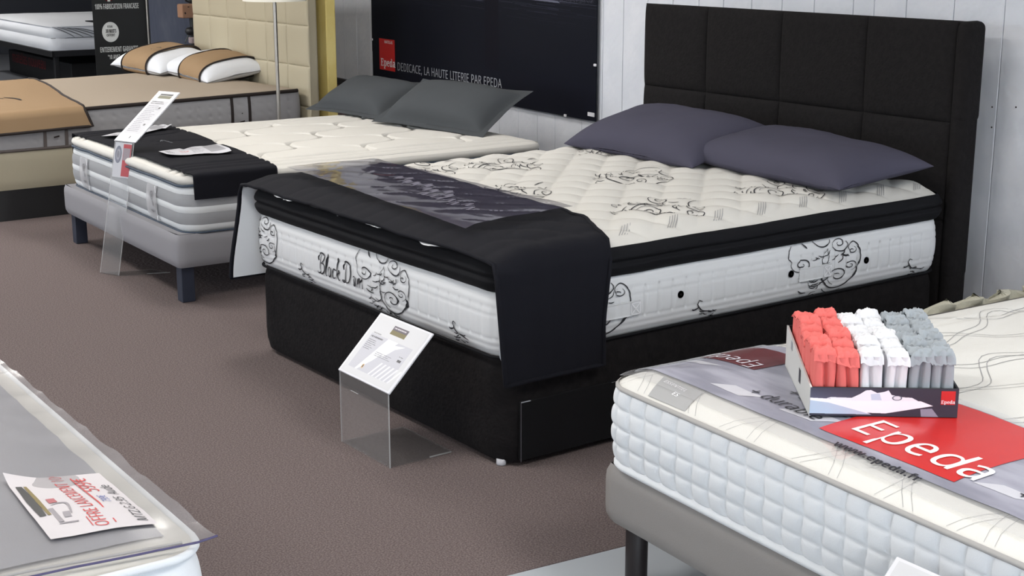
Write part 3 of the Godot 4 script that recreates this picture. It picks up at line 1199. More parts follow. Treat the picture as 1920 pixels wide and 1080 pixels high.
	for r in 3 + 1:
		for c in 4:
			cushion(Vector3((xs[c] + xs[c + 1]) / 2, (ys[r] + ys[r + 1]) / 2, -2.043), xs[c + 1] - xs[c] + .004, ys[r] - ys[r + 1] + .004, .023, M.headboard_black, H)
	for r in 3:
		var lo: float = [.885, .30, .012][r]
		var hi: float = [1.25, 1.235, .86][r]
		b = Buf.new()
		b.rbox(Vector3([.008, .0045, .0035][r], (lo + hi) / 2, -2.078), Vector3(.062, hi - lo + .004, .114 - .004 * r), .029, 4)
		put(b, "side_wrap", M.headboard_black, H)
	# pillows
	pillow("slate violet pillow on the floral mattress, tucked behind its twin", Transform3D(Basis.from_euler(Vector3(.24, .0, .0)), Vector3(-1.125, .742, -1.64)), .80, .46, .205, 0, M.slate, 1.0, "slate pillows on the floral mattress")
	pillow("slate violet pillow lying nearer the open side of the floral mattress", Transform3D(Basis.from_euler(Vector3(.10, -.08, -.01)), Vector3(-.425, .728, -1.69)), .89, .46, .20, 0, M.slate, 6.0, "slate pillows on the floral mattress")
	build_runner()
	t = thing("cloth_scrap", "small dark red cloth scrap tucked behind the slate pillows", "cloth", Transform3D.IDENTITY, Vector3(-1.56, .66, -1.66))
	b = Buf.new()
	b.shell(points(13, 13, func(u, v): return Vector3(-1.60 + .09 * u, .672 + .022 * sin(u * 3.1) + .010 * noise.get_noise_2d(u * 60, v * 60), -1.70 + .09 * v)), 13, 13, .004)
	put(b, "crumpled_cloth", plain(Color(.28, .09, .08), .9), t)
	price_stand("white price card on a low clear stand before the black divan", Transform3D(Basis.IDENTITY, Vector3(-.506, 0, .258)), .29, .236, .225, .160, .305, M.card)


func clip_strokes(s: Array, lo: float, hi: float) -> Array:
	# keep the pieces of each stroke between two heights
	var o := []
	for q in s:
		var run := []
		for p in q[0]:
			if p.y > lo and p.y < hi:
				run.append(p)
			else:
				if run.size() > 2: o.append([run, q[1] * .40])
				run = []
		if run.size() > 2: o.append([run, q[1] * .40])
	return o


func script_name() -> Array:
	# hand-drawn script letters; one unit is the height of a capital
	var w := .0058
	var o := []
	var L := func(pts: Array, dx: float, ww: float) -> void:
		var q := []
		for p in pts: q.append(Vector2(p[0] + dx + p[1] * .12, p[1]))
		o.append([smooth(q, 5), ww])
	L.call([[.12, .95], [.10, .5], [.06, .08], [-.06, .02], [-.1, .12]], 0.0, w)
	L.call([[-.08, .62], [-.1, .85], [.1, 1.02], [.36, .98], [.40, .78], [.24, .58], [.14, .54]], 0.0, w)
	L.call([[.14, .54], [.40, .50], [.44, .22], [.24, .02], [.04, .06]], 0.0, w * 1.1)
	L.call([[.56, .08], [.60, .5], [.66, .98], [.60, .98], [.56, .5], [.56, .06], [.64, .02]], 0.0, w)
	L.call([[.98, .42], [.84, .48], [.76, .24], [.82, .02], [.94, .1], [.99, .44], [.97, .1], [1.03, .02]], 0.0, w)
	L.call([[1.34, .40], [1.22, .48], [1.12, .26], [1.18, .03], [1.34, .08]], 0.0, w)
	L.call([[1.46, .02], [1.48, .5], [1.56, .98], [1.50, .98], [1.47, .4]], 0.0, w)
	L.call([[1.47, .22], [1.62, .48], [1.68, .40], [1.52, .24], [1.64, .04], [1.74, .06]], 0.0, w)
	L.call([[2.22, .92], [2.20, .5], [2.16, .12], [2.02, .02], [1.96, .12], [2.2, .04]], 0.0, w)
	L.call([[1.98, .60], [1.96, .86], [2.16, 1.03], [2.46, .92], [2.58, .5], [2.44, .12], [2.2, .03]], 0.0, w * 1.15)
	L.call([[2.96, .42], [2.82, .48], [2.74, .24], [2.80, .02], [2.92, .1], [2.97, .44], [2.95, .1], [3.01, .02]], 0.0, w)
	L.call([[3.10, .02], [3.14, .46], [3.14, .2], [3.24, .46], [3.30, .4], [3.29, .04]], 0.0, w)
	L.call([[3.29, .2], [3.40, .46], [3.46, .4], [3.45, .08], [3.52, .02]], 0.0, w)
	return o


func cushion(c: Vector3, w: float, h: float, depth: float, mat: Material, parent: Node3D, called := "cushion_square") -> void:
	var b := Buf.new()
	var n := 15
	var pts := PackedVector3Array()
	for j in n:
		for i in n:
			var u := sin((i / (n - 1.0) - .5) * PI) 
			var v := sin((j / (n - 1.0) - .5) * PI)
			var k := pow(1 - pow(absf(u), 4.0), .35) * pow(1 - pow(absf(v), 4.0), .35)
			pts.append(c + Vector3(u * w / 2, v * h / 2, depth * k))
	b.grid(pts, n, n, false, Vector3.BACK)
	put(b, called, mat, parent)


func pillow(label: String, xf: Transform3D, w: float, d: float, t: float, fl: float, mat: Material, seed_: float, group: String, frame := Transform3D.IDENTITY) -> Node3D:
	var o := thing("pillow", label, "pillow", frame * xf, Vector3.ZERO, group)
	var b := Buf.new()
	pillow_shape(b, w, d, t, fl, Transform3D.IDENTITY, seed_)
	put(b, "pillowcase", mat, o)
	return o


func drape(x: float, z: float) -> float:
	return .4 * h_black(clampf(x, -1.55, -.05), z) + .6 * .670 + .010


# the black runner thrown over the foot of the floral mattress, its clear cover on top
func runner_point(u: float, v: float) -> Vector3:
	# u 0..1 from the hem of the far flap, over the top, to the hem of the near flap; v 0 at the foot, 1 towards the head
	var fl := .335
	var tw := 1.72
	var fr := .335
	var s := u * (fl + tw + fr)
	var zf := .040 + .008 * noise.get_noise_2d(u * 90, 3.0)
	if s < fl: zf = lerpf(.085, zf, smoothstep(.0, 1.0, s / fl))
	var zh := lerpf(-.56, -.47, u)
	if s > fl + tw:
		zf = lerpf(.050, .024, (s - fl - tw) / fr)
		zh = lerpf(-.375, -.345, clampf((s - fl - tw) / .2, 0, 1))
	elif s > fl + tw * .8:
		zh = lerpf(-.487, -.375, smoothstep(fl + tw * .8, fl + tw, s))
	var z := lerpf(zf, zh, v)
	var r := .06
	var x: float
	var y: float
	var xl := -1.642
	var xr := .043
	if s < fl:
		x = xl - .012 * (1 - s / fl)
		y = .285 + s
	elif s > fl + tw:
		x = xr + .006 * noise.get_noise_2d(z * 60, 9.0) + .010 * (s - fl - tw) / fr
		y = .618 - (s - fl - tw)
	else:
		var t := (s - fl) / tw
		x = lerpf(xl, xr, t)
		var e := minf(x - xl, xr - x)
		var zz := clampf(z, -2, -.05)
		y = drape(x, zz) + .004 * noise.get_noise_2d(x * 16, z * 16)
		if z > -.06:
			y -= .40 * pow((z + .06), 1.2)
		y = lerpf(.618, y, sqrt(clampf(1 - pow(1 - clampf(e / r, 0, 1), 2.0), 0, 1)))
		x = lerpf(x, (x - .0), 1)
	return Vector3(x, y, z)


func build_runner() -> void:
	var t := thing("bed_runner", "black quilted runner with white lining over the floral mattress foot", "bed runner", Transform3D.IDENTITY, Vector3(-.8, .66, -.25))
	var nu := 201
	var nv := 31
	var b := Buf.new()
	b.shell(points(nu, nv, runner_point), nu, nv, .004)
	put(b, "black_cover", M.black_cloth, t)
	b = Buf.new()
	var lining := points(nu, nv, func(u, v):
		var p := runner_point(u, lerpf(.012 - .065 * maxf(0, noise.get_noise_2d(u * 130, 21.0) + .05) * smoothstep(.24, .3, u), .97, v))
		var s: float = u * 2.39
		if s < .335: p.x += .007
		elif s > 2.055: p.x -= .007
		else: p.y -= .007
		p.y += .0012 * sin(p.y * 160) if s < .335 else 0.0
		return p)
	b.grid(lining, nu, nv, false, Vector3.DOWN)
	put(b, "white_lining", M.white_knit, t)
	var path := []
	for k in 61: path.append(runner_point(k / 60.0, 0.0))
	for k in range(1, 21): path.append(runner_point(1.0, k / 20.0))
	for k in range(1, 61): path.append(runner_point(1.0 - k / 60.0, 1.0))
	for k in range(1, 21): path.append(runner_point(0.0, 1.0 - k / 20.0))
	b = Buf.new()
	b.tube(path, .007, 8, false)
	put(b, "edge_binding", M.black_cloth, t)
	# clear printed cover
	var A := Vector2(-1.52, -.10)
	var B := Vector2(-.22, -.025)
	var C := Vector2(-.27, -.475)
	var D := Vector2(-1.56, -.50)
	var cover := func(u: float, v: float) -> Vector3:
		var q := A.lerp(B, u).lerp(D.lerp(C, u), v)
		var x := q.x
		var z := q.y
		var y: float = .12 * h_black(clampf(x, -1.55, -.05), minf(z, -.05)) + .88 * .672 + .028
		if z > -.06: y -= .4 * pow(z + .06, 1.2)
		y += .010 * noise.get_noise_2d(x * 9, z * 16) + .003 * noise.get_noise_2d(x * 26, z * 30)
		return Vector3(x, y + .006, z)
	t = thing("plastic_cover", "clear glossy plastic cover lying on the black runner", "plastic cover", Transform3D.IDENTITY, Vector3(-.85, .68, -.26))
	b = Buf.new()
	b.grid(points(90, 40, cover), 90, 40, false, Vector3.UP)
	put(b, "film", M.film, t)
	var map := func(q: Vector2) -> Vector3: return cover.call(clampf(q.x, 0, 1), clampf(q.y, 0, 1)) + Vector3(0, .0015, 0)
	var st := []
	for k in 9:
		var c := Vector2(.34 + .04 * k, .52 - .012 * k + .05 * sin(k * 2.0))
		st.append([smooth([c, c + Vector2(.012, .13), c + Vector2(.022, .02), c + Vector2(.03, .10), c + Vector2(.036, -.02)], 4), .012])
	for k in 7:
		var c := Vector2(.60 + .04 * k, .32 + .05 * sin(k * 3.0))
		st.append([smooth([c, c + Vector2(.01, .10), c + Vector2(.022, .0), c + Vector2(.034, .06)], 4), .010])
	lay_strokes("printed_script", st, Transform2D.IDENTITY, map, plain(Color(.42, .41, .47), .4), t)


# ------------------------------------------------------------------ second bed (striped mattress)
func build_second_bed() -> void:
	var F := Transform3D(Basis(Vector3.UP, -.0329), Vector3(-2.416, 0, -.0213))
	var t := thing("box_spring", "grey upholstered base on dark square legs under striped mattress", "bed base", F, Vector3(-.79, 0, -.97))
	var R := [-1.59, 0.0, -1.95, 0.0, .03]
	upholstered(t, R, .158, .304, M.taupe_grey)
	scatter_legs(t, [Vector2(-.06, -.055), Vector2(-1.53, -.06), Vector2(-.06, -1.88), Vector2(-1.53, -1.88)], .16, .06, M.leg_blue)
	t = thing("mattress", "grey and white striped mattress with a cream quilted top", "mattress", F, Vector3(-.79, .304, -.97))
	var stripes := [[.304, .340, M.stripe_white], [.340, .392, M.stripe_grey], [.392, .420, M.stripe_white], [.420, .472, M.stripe_grey], [.472, .508, M.stripe_white]]
	var full := func(y: float) -> float: return .010 * sin(PI * (y - .304) / .204) - .012 * pow(absf((y - .406) / .102), 8.0)
	for s in stripes:
		var b := Buf.new()
		var y0: float = s[0]
		var y1: float = s[1]
		band(b, R2, y0, y1, 161, 7, func(p, q): return Vector2(full.call(lerpf(y0, y1, q)) + .0025 * sin(PI * q) + .003 * noise.get_noise_2d(p * 30, y0 * 90), .0025 * noise.get_noise_2d(p * 18, 7.0)))
		put(b, "border_stripe", s[2], t)
	var b := Buf.new()
	lid(b, R2, 6, 6, func(x, z): return .305, Vector3.DOWN)
	put(b, "underside", M.stripe_white, t)
	b = Buf.new()
	band(b, R2, .508, .549, 161, 9, func(p, q): return Vector2(.012 * sin(PI * q) - .006 * (1 - q), .002 * noise.get_noise_2d(p * 18, 7.0)))
	lid(b, R2, 240, 230, h_second)
	put(b, "quilted_topper", M.cream_knit, t)
	var seam := func(q: Vector2) -> Vector3: return Vector3(q.x, h_second(q.x, -q.y) + .003, -q.y)
	for n in range(-6, 7):
		for fam in 2:
			var l := []
			for k in 121:
				var bb := lerpf(-3.2, 7.2, k / 120.0) if fam == 0 else lerpf(-7.2, .4, k / 120.0)
				var aa := n + .5 - .12 * sin(bb * TAU)
				var x := .27 * (aa + bb)
				var z := .27 * (aa - bb) if fam == 0 else .27 * (bb - aa)
				if x > R2[0] + .21 and x < R2[1] - .21 and z > R2[2] + .21 and z < R2[3] - .1: l.append(Vector2(x, -z))
			if l.size() > 5: lay_strokes("quilt_seam", [[l, .013]], Transform2D.IDENTITY, seam, M.seam_pale, t)
	for e in [.06, .13, .20]:
		var l := []
		for k in 60: l.append(Vector2(R2[1] - e, .2 + k * .0285))
		lay_strokes("channel_seam", [[l, .014]], Transform2D.IDENTITY, seam, M.seam_grey, t)
	piping(R2, .508, .006, "piping", M.piping_blue, t, .005, .006)
	piping(R2, .306, .004, "bottom_piping", M.piping_blue, t, .0)
	var w: float = R2[1] - R2[0]
	for px in [-1.30, -.36]:
		# clear carrying strap with a round emblem
		var pts := PackedVector3Array()
		for j in 13:
			for i in 5:
				var y := lerpf(.315, .475, j / 12.0)
				pts.append(outline(R2, px - R2[0] + (i / 4.0 - .5) * .115, y, full.call(y) + .008 + .005 * sin(PI * j / 12.0)))
		b = Buf.new()
		b.shell(pts, 5, 13, .002, Vector3.BACK)
		var strap := put(b, "handle_strap", M.strap, t)
		var map := func(q: Vector2) -> Vector3: return outline(R2, q.x - R2[0], q.y, full.call(q.y) + .016)
		var st := [[spiral(Vector2(px + .02, .43), .017, .017, 0, .92), .006], [spiral(Vector2(px + .022, .428), .008, .003, 30, 1.1), .006], [[Vector2(px + .025, .405), Vector2(px + .035, .385)], .010]]
		st.append([[Vector2(px + .005, .362), Vector2(px + .04, .357)], .007])
		lay_strokes("emblem", st, Transform2D.IDENTITY, map, plain(Color(.42, .42, .44), .6), strap)
		lay_strokes("strap_edge", [[[Vector2(px + .055, .475), Vector2(px + .055, .318)], .006]], Transform2D.IDENTITY, map, M.thread_white, strap)
	# runner: flat black cloth over the foot end, hanging on the near side
	t = thing("bed_runner", "plain black runner with two leaflets on it, over the striped mattress", "bed runner", F, Vector3(-.79, .57, -.3))
	var run := func(u: float, v: float) -> Vector3:
		var tw := 1.60
		var fl := .10
		var s := u * (fl + tw + .105)
		var z := lerpf(-.072 + .008 * noise.get_noise_2d(u * 60, 1.0), lerpf(-.60, -.47, u), v)
		if s < fl: return Vector3(-1.592, .462 + s, z)
		if s > fl + tw:
			return Vector3(.015 + .006 * (s - fl - tw) / .1, .560 - (s - fl - tw), lerpf(-.085, -.475, v))
		var x := lerpf(-1.592, .015, (s - fl) / tw)
		var e := minf(x + 1.592, .015 - x)
		var y := h_second(clampf(x, -1.55, -.03), z) * .5 + .283 + .008 + .004 * noise.get_noise_2d(x * 25, z * 25)
		y = lerpf(.560, y, sqrt(clampf(1 - pow(1 - clampf(e / .05, 0, 1), 2.0), 0, 1)))
		if u > .9: z = lerpf(z, lerpf(-.085, -.475, v), smoothstep(.9, .94, u))
		return Vector3(x, y, z)
	b = Buf.new()
	b.shell(points(161, 21, run), 161, 21, .004)
	put(b, "black_cloth", M.black_cloth, t)
	var lift := func(q: Vector2) -> Vector3: return Vector3(q.x, h_second(q.x, -q.y) * .5 + .283 + .0145, -q.y)
	lay_text("stitched_lettering", "Confort et Bien-être", .012, Transform2D(0, Vector2(1, 1), 0, Vector2(-.98, .31)), lift, M.grey_ink, t, "Droid Serif")
	for q in [[[-1.262, -.119], [-1.127, -.181], [-1.411, -.546], [-1.546, -.501], "white paper leaflet on the black runner, behind the leaning sign"], [[-.60, -.165], [-.422, -.138], [-.40, -.44], [-.69, -.485], "white paper leaflet on the black runner, nearer the hanging side"]]:
		var lf := thing("leaflet", q[4], "leaflet", F, Vector3(q[0][0], .57, q[0][1]), "leaflets on the black runner")
		var c := [Vector2(q[0][0], q[0][1]), Vector2(q[1][0], q[1][1]), Vector2(q[2][0], q[2][1]), Vector2(q[3][0], q[3][1])]
		b = Buf.new()
		b.grid(points(15, 9, func(u, v):
			var g: Vector2 = c[0].lerp(c[3], u).lerp(c[1].lerp(c[2], u), v)
			return Vector3(g.x, h_second(g.x, g.y) * .5 + .283 + .017 + .012 * pow(absf(u - .5) * 2, 3.0) * v, g.y)), 15, 9, false, Vector3.UP)
		put(b, "printed_paper", M.leaflet, lf)
	pillow("dark grey flanged pillow on the striped mattress, next to the yellow post", Transform3D(Basis.from_euler(Vector3(.42, .06, .02)), Vector3(-3.86, .655, -1.82)), .76, .42, .175, .04, M.pillow_grey, 11.0, "grey flanged pillows on the striped mattress")
	pillow("dark grey flanged pillow on the striped mattress, under the poster lettering", Transform3D(Basis.from_euler(Vector3(.48, .22, -.02)), Vector3(-3.05, .672, -1.85)), .80, .44, .205, .045, M.pillow_grey, 17.0, "grey flanged pillows on the striped mattress")
	# tall narrow sign leaning on the foot of this bed
	t = thing("price_stand", "narrow clear stand with a tipped paper sign, leaning on striped mattress", "price stand", Transform3D.IDENTITY, Vector3(-3.15, 0, 0))
	var bl := Vector3(-3.21, .004, .036)
	var br := Vector3(-3.095, .004, -.010)
	var tl := Vector3(-3.2, .622, -.075)
	var tr := Vector3(-3.085, .622, -.121)
	b = Buf.new()
	slab4(b, bl, br, tr, tl, .004)
	put(b, "upright_panel", M.acrylic, t)
	b = Buf.new()
	var kx := Vector3(.08, 0, -.22)
	slab4(b, bl, br, br + kx, bl + kx, .004)
	put(b, "base_plate", M.acrylic, t)
	b = Buf.new()
	b.tube([bl, tl], .002, 6)
	b.tube([br, tr], .002, 6)
	b.tube([br + kx * .55, br + kx], .002, 6)
	put(b, "polished_edge", M.acrylic_edge, t)
	var nf := (br - bl).cross(tl - bl).normalized()
	var on := func(u: float, v: float) -> Vector3: return bl.lerp(br, u).lerp(tl.lerp(tr, u), v) + nf * .003
	b = Buf.new()
	b.quad(on.call(.06, .99), on.call(.95, .99), on.call(.95, .73), on.call(.06, .73), nf)
	var st2 := put(b, "taped_leaflet", plain(Color(.74, .74, .76), .5), t, "small leaflet with a grey oval and a red stripe")
	b = Buf.new()
	b.quad(on.call(.52, .98) + nf * .001, on.call(.94, .98) + nf * .001, on.call(.94, .74) + nf * .001, on.call(.52, .74) + nf * .001, nf)
	put(b, "red_stripe", plain(Color(.66, .22, .24), .5), st2)
	b = Buf.new()
	b.quad(on.call(.54, .95) + nf * .0016, on.call(.90, .95) + nf * .0016, on.call(.90, .86) + nf * .0016, on.call(.54, .86) + nf * .0016, nf)
	put(b, "grey_patch", plain(Color(.55, .50, .52), .5), st2)
	b = Buf.new()
	var ring := PackedVector3Array()
	for i in 25:
		var a := TAU * (i % 24) / 24
		ring.append(on.call(.28 + .17 * cos(a), .90 + .065 * sin(a)) + nf * .001)
	for i in 25: ring.append(on.call(.28, .90) + nf * .001)
	b.grid(ring, 25, 2, true, nf)
	put(b, "grey_oval", plain(Color(.42, .43, .48), .4), st2)
	var ctl := Vector3(-3.19, .838, -.30)
	var ctr := ctl + (tr - tl) * 1.08
	b = Buf.new()
	slab4(b, tl - (tr - tl) * .06, tr + (tr - tl) * .06, ctr, ctl, .005)
	var hold := put(b, "sign_holder", M.white_plastic, t)
	b = Buf.new()
	var nc := (tr - tl).cross(ctl - tl).normalized()
	b.quad(ctl + nc * .001, ctr + nc * .001, tr + nc * .001, tl + nc * .001, nc)
	put(b, "printed_sign", M.strip, hold)


# ------------------------------------------------------------------ nearest bed (cream mattress with the display box)
func build_near_bed() -> void:
	var F := Transform3D(Basis(Vector3.UP, -.0695), Vector3(.73, 0, .224))
	var t := thing("box_spring", "taupe upholstered base on round brown legs under chequer-quilted mattress", "bed base", F, Vector3(.8, 0, -1))
	upholstered(t, [0.0, 1.6, -2.0, 0.0, .03], .157, .304, M.taupe)
	scatter_legs(t, [Vector2(.085, -.05), Vector2(1.52, -.06), Vector2(.085, -1.93), Vector2(1.52, -1.93), Vector2(.8, -1.0)], .16, .055, M.leg_brown, true)
	t = thing("mattress", "white mattress with chequer-quilted sides and cream embroidered top", "mattress", F, Vector3(.8, .304, -1))
	var b := Buf.new()
	var cell := .0585
	band(b, RR, .322, .510, 1801, 41, func(p, q):
		var a := fposmod(p + .004 * sin(q * 9.0), cell) / cell
		var c := fposmod(q * 4.0, 1.0)
		var da := minf(a, 1 - a) * cell
		var dc := minf(c, 1 - c) * .047
		var k := (1 - exp(-da / .006)) * (1 - .75 * exp(-dc / .004)) + .25 * sin(PI * a) * sin(PI * c)
		return Vector2(.009 * k + .010 * sin(PI * q) - .007, .002 * noise.get_noise_2d(p * 12, 3.0)))
	put(b, "quilted_side", M.white_knit, t)
	b = Buf.new()
	band(b, RR, .302, .326, 201, 9, func(p, q): return Vector2(.010 * sin(PI * q) - .004, .0))
	lid(b, RR, 6, 6, func(x, z): return .306, Vector3.DOWN)
	put(b, "bottom_piping", M.white_knit, t)
	b = Buf.new()
	band(b, RR, .502, .516, 201, 9, func(p, q): return Vector2(.007 * sin(PI * q) - .002, .002 * noise.get_noise_2d(p * 12, 3.0)))
	put(b, "grey_piping", M.piping_grey, t)
	b = Buf.new()
	lid(b, RR, 130, 150, h_near)
	put(b, "cream_top", M.cream_top, t)
	var top := func(q: Vector2) -> Vector3: return Vector3(q.x, h_near(q.x, -q.y) + .0014, -q.y)
	var st := []
	for k in 16:
		for side in [-1.0, 1.0]:
			var l := []
			for j in 70:
				var z := .012 + j * .0285
				var x: float = .02 + k * .105 + side * .012 + .075 * sin(z * 9.0 + k * PI) + .02 * sin(z * 23 + k)
				if x > .02 and x < 1.58: l.append(Vector2(x, z))
			if l.size() > 4: st.append([l, .0022])
	lay_strokes("embroidered_vine", st, Transform2D.IDENTITY, top, M.thread_grey, t)
	# woven grey label on the edge
	b = Buf.new()
	var lab := [Vector2(.13, -.085), Vector2(.275, -.085), Vector2(.30, -.012), Vector2(.165, -.012)]
	b.grid(points(9, 9, func(u, v):
		var g: Vector2 = lab[0].lerp(lab[1], u).lerp(lab[3].lerp(lab[2], u), v)
		return Vector3(g.x, h_near(g.x, g.y) + .002, g.y)), 9, 9, false, Vector3.UP)
	var lb := put(b, "woven_label", fabric(Color(.66, .66, .66), .8, 20, .2), t, "grey woven label sewn to the edge of the top")
	var up2 := func(q: Vector2) -> Vector3: return top.call(q) + Vector3(0, .0018, 0)
	lay_text("label_name", "ESSENTIEL", .010, Transform2D(-.05, Vector2(1, 1), 0, Vector2(.150, .062)), up2, M.white_ink, lb, "Droid Sans", 700, 1.25, .2)
	lay_text("label_size", "ES", .012, Transform2D(-.05, Vector2(1, 1), 0, Vector2(.215, .034)), up2, M.white_ink, lb, "Droid Sans", 700, 1.3)
	# printed plastic sheet
	t = thing("plastic_sheet", "clear plastic sheet with grey print and red panels across the nearest mattress", "plastic sheet", F, Vector3(.8, .552, -.27))
	var film := func(x: float, z: float, e: float) -> Vector3: return Vector3(x, h_near(clampf(x, .02, 1.58), clampf(z, -1.98, -.02)) + .006 + e + .0035 * noise.get_noise_2d(x * 40, z * 30), z)
	var patch := func(x0: float, x1: float, z0: float, z1: float, e: float, nx: int, nz: int, skew := 0.0) -> Buf:
		var bb := Buf.new()
		bb.grid(points(nx, nz, func(u, v): return film.call(lerpf(x0, x1, u) + skew * (v - .5), lerpf(z0, z1, v), e)), nx, nz, false, Vector3.UP)
		return bb
	put(patch.call(.008, 1.59, -.045, -.50, 0.0, 80, 24), "clear_film", M.film_clear, t)
	var gp := put(patch.call(.02, 1.58, -.088, -.47, .001, 80, 22), "grey_print", M.sheet_grey, t, "grey printed area of the sheet")
	for k in 5:
		var x0: float = [.05, .28, .50, 1.02, 1.30][k]
		put(patch.call(x0, x0 + .10, [-.20, -.12, -.13, -.14, -.12][k], [-.225, -.155, -.18, -.17, -.20][k], .0016, 12, 5, .05), "pale_swash", M.sheet_pale, gp)
	var film_map := func(q: Vector2) -> Vector3: return film.call(q.x, -q.y, .0034)
	var r2 := put(patch.call(.615, .975, -.115, -.465, .0022, 30, 24, .0), "red_panel", M.red_glossy, t, "bright red panel with white lettering")
	lay_text("lettering", "Epeda", .090, Transform2D(-.05, Vector2(1, 1), 0, Vector2(.650, .128)), film_map, M.white_ink, r2, "Droid Sans", 400, 1.03)
	var r1 := put(patch.call(.045, .245, -.262, -.425, .0022, 20, 14, .0), "red_panel", M.red_dark, t, "dark red panel with upside-down lettering")
	lay_text("lettering", "Epeda", .048, Transform2D(PI - .05, Vector2(1, 1), 0, Vector2(.235, .325)), film_map, M.sheet_pale, r1, "Droid Sans", 400, 1.1)
	lay_text("printed_line", "+ durable", .034, Transform2D(-.04, Vector2(1, 1), 0, Vector2(.345, .135)), film_map, M.black_ink, gp, "Droid Sans", 400, 1.15, .2)
	lay_text("printed_line", "+ souple", .034, Transform2D(-.04, Vector2(1, 1), 0, Vector2(.405, .195)), film_map, M.black_ink, gp, "Droid Sans", 400, 1.15, .2)
	lay_text("printed_line", "www.epeda.fr", .020, Transform2D(-.04, Vector2(1, 1), 0, Vector2(.690, .072)), film_map, M.black_ink, gp, "Droid Sans", 700, 1.25)
	lay_text("printed_line", "+ durable", .034, Transform2D(-.04, Vector2(1, 1), 0, Vector2(1.08, .135)), film_map, M.black_ink, gp, "Droid Sans", 400, 1.15, .2)
	# display box
	var bx := Transform3D(F.basis * Basis(Vector3.UP, -atan2(-.242, .195) + .07 - .0695), F * Vector3(.562, .566, -.140))
	build_display_box(F)
	# eggcrate foam standing between this bed and the black one
	t = thing("foam_sheet", "cream eggcrate foam sheet standing on edge beside the nearest mattress", "foam sheet", F, Vector3(-.06, 0, -1.45))
	b = Buf.new()
	var fm := func(u: float, v: float) -> Vector3:
		var z := lerpf(-1.17, -1.80, u)
		var top_y: float = .500 + .024 * absf(sin(u * PI * 4.5)) - .012 * smoothstep(.6, 1.0, u) - .07 * smoothstep(.82, 1.0, u) - .02 * smoothstep(.12, .0, u)
		var y := lerpf(.0, top_y, v)
		return Vector3(-.045 - .03 * (1 - v) + .022 * sin(u * 34) * sin(v * 30), y, z)
	b.shell(points(73, 41, fm), 73, 41, .035, Vector3.RIGHT)
	put(b, "foam", M.foam, t)
	# price stand cut off by the lower edge of the photograph
	price_stand("white price card on a clear stand before the taupe base", Transform3D(Basis(Vector3.UP, -.03), Vector3(1.735, 0, .515)), .29, .30, .22, .160, .305, M.card)


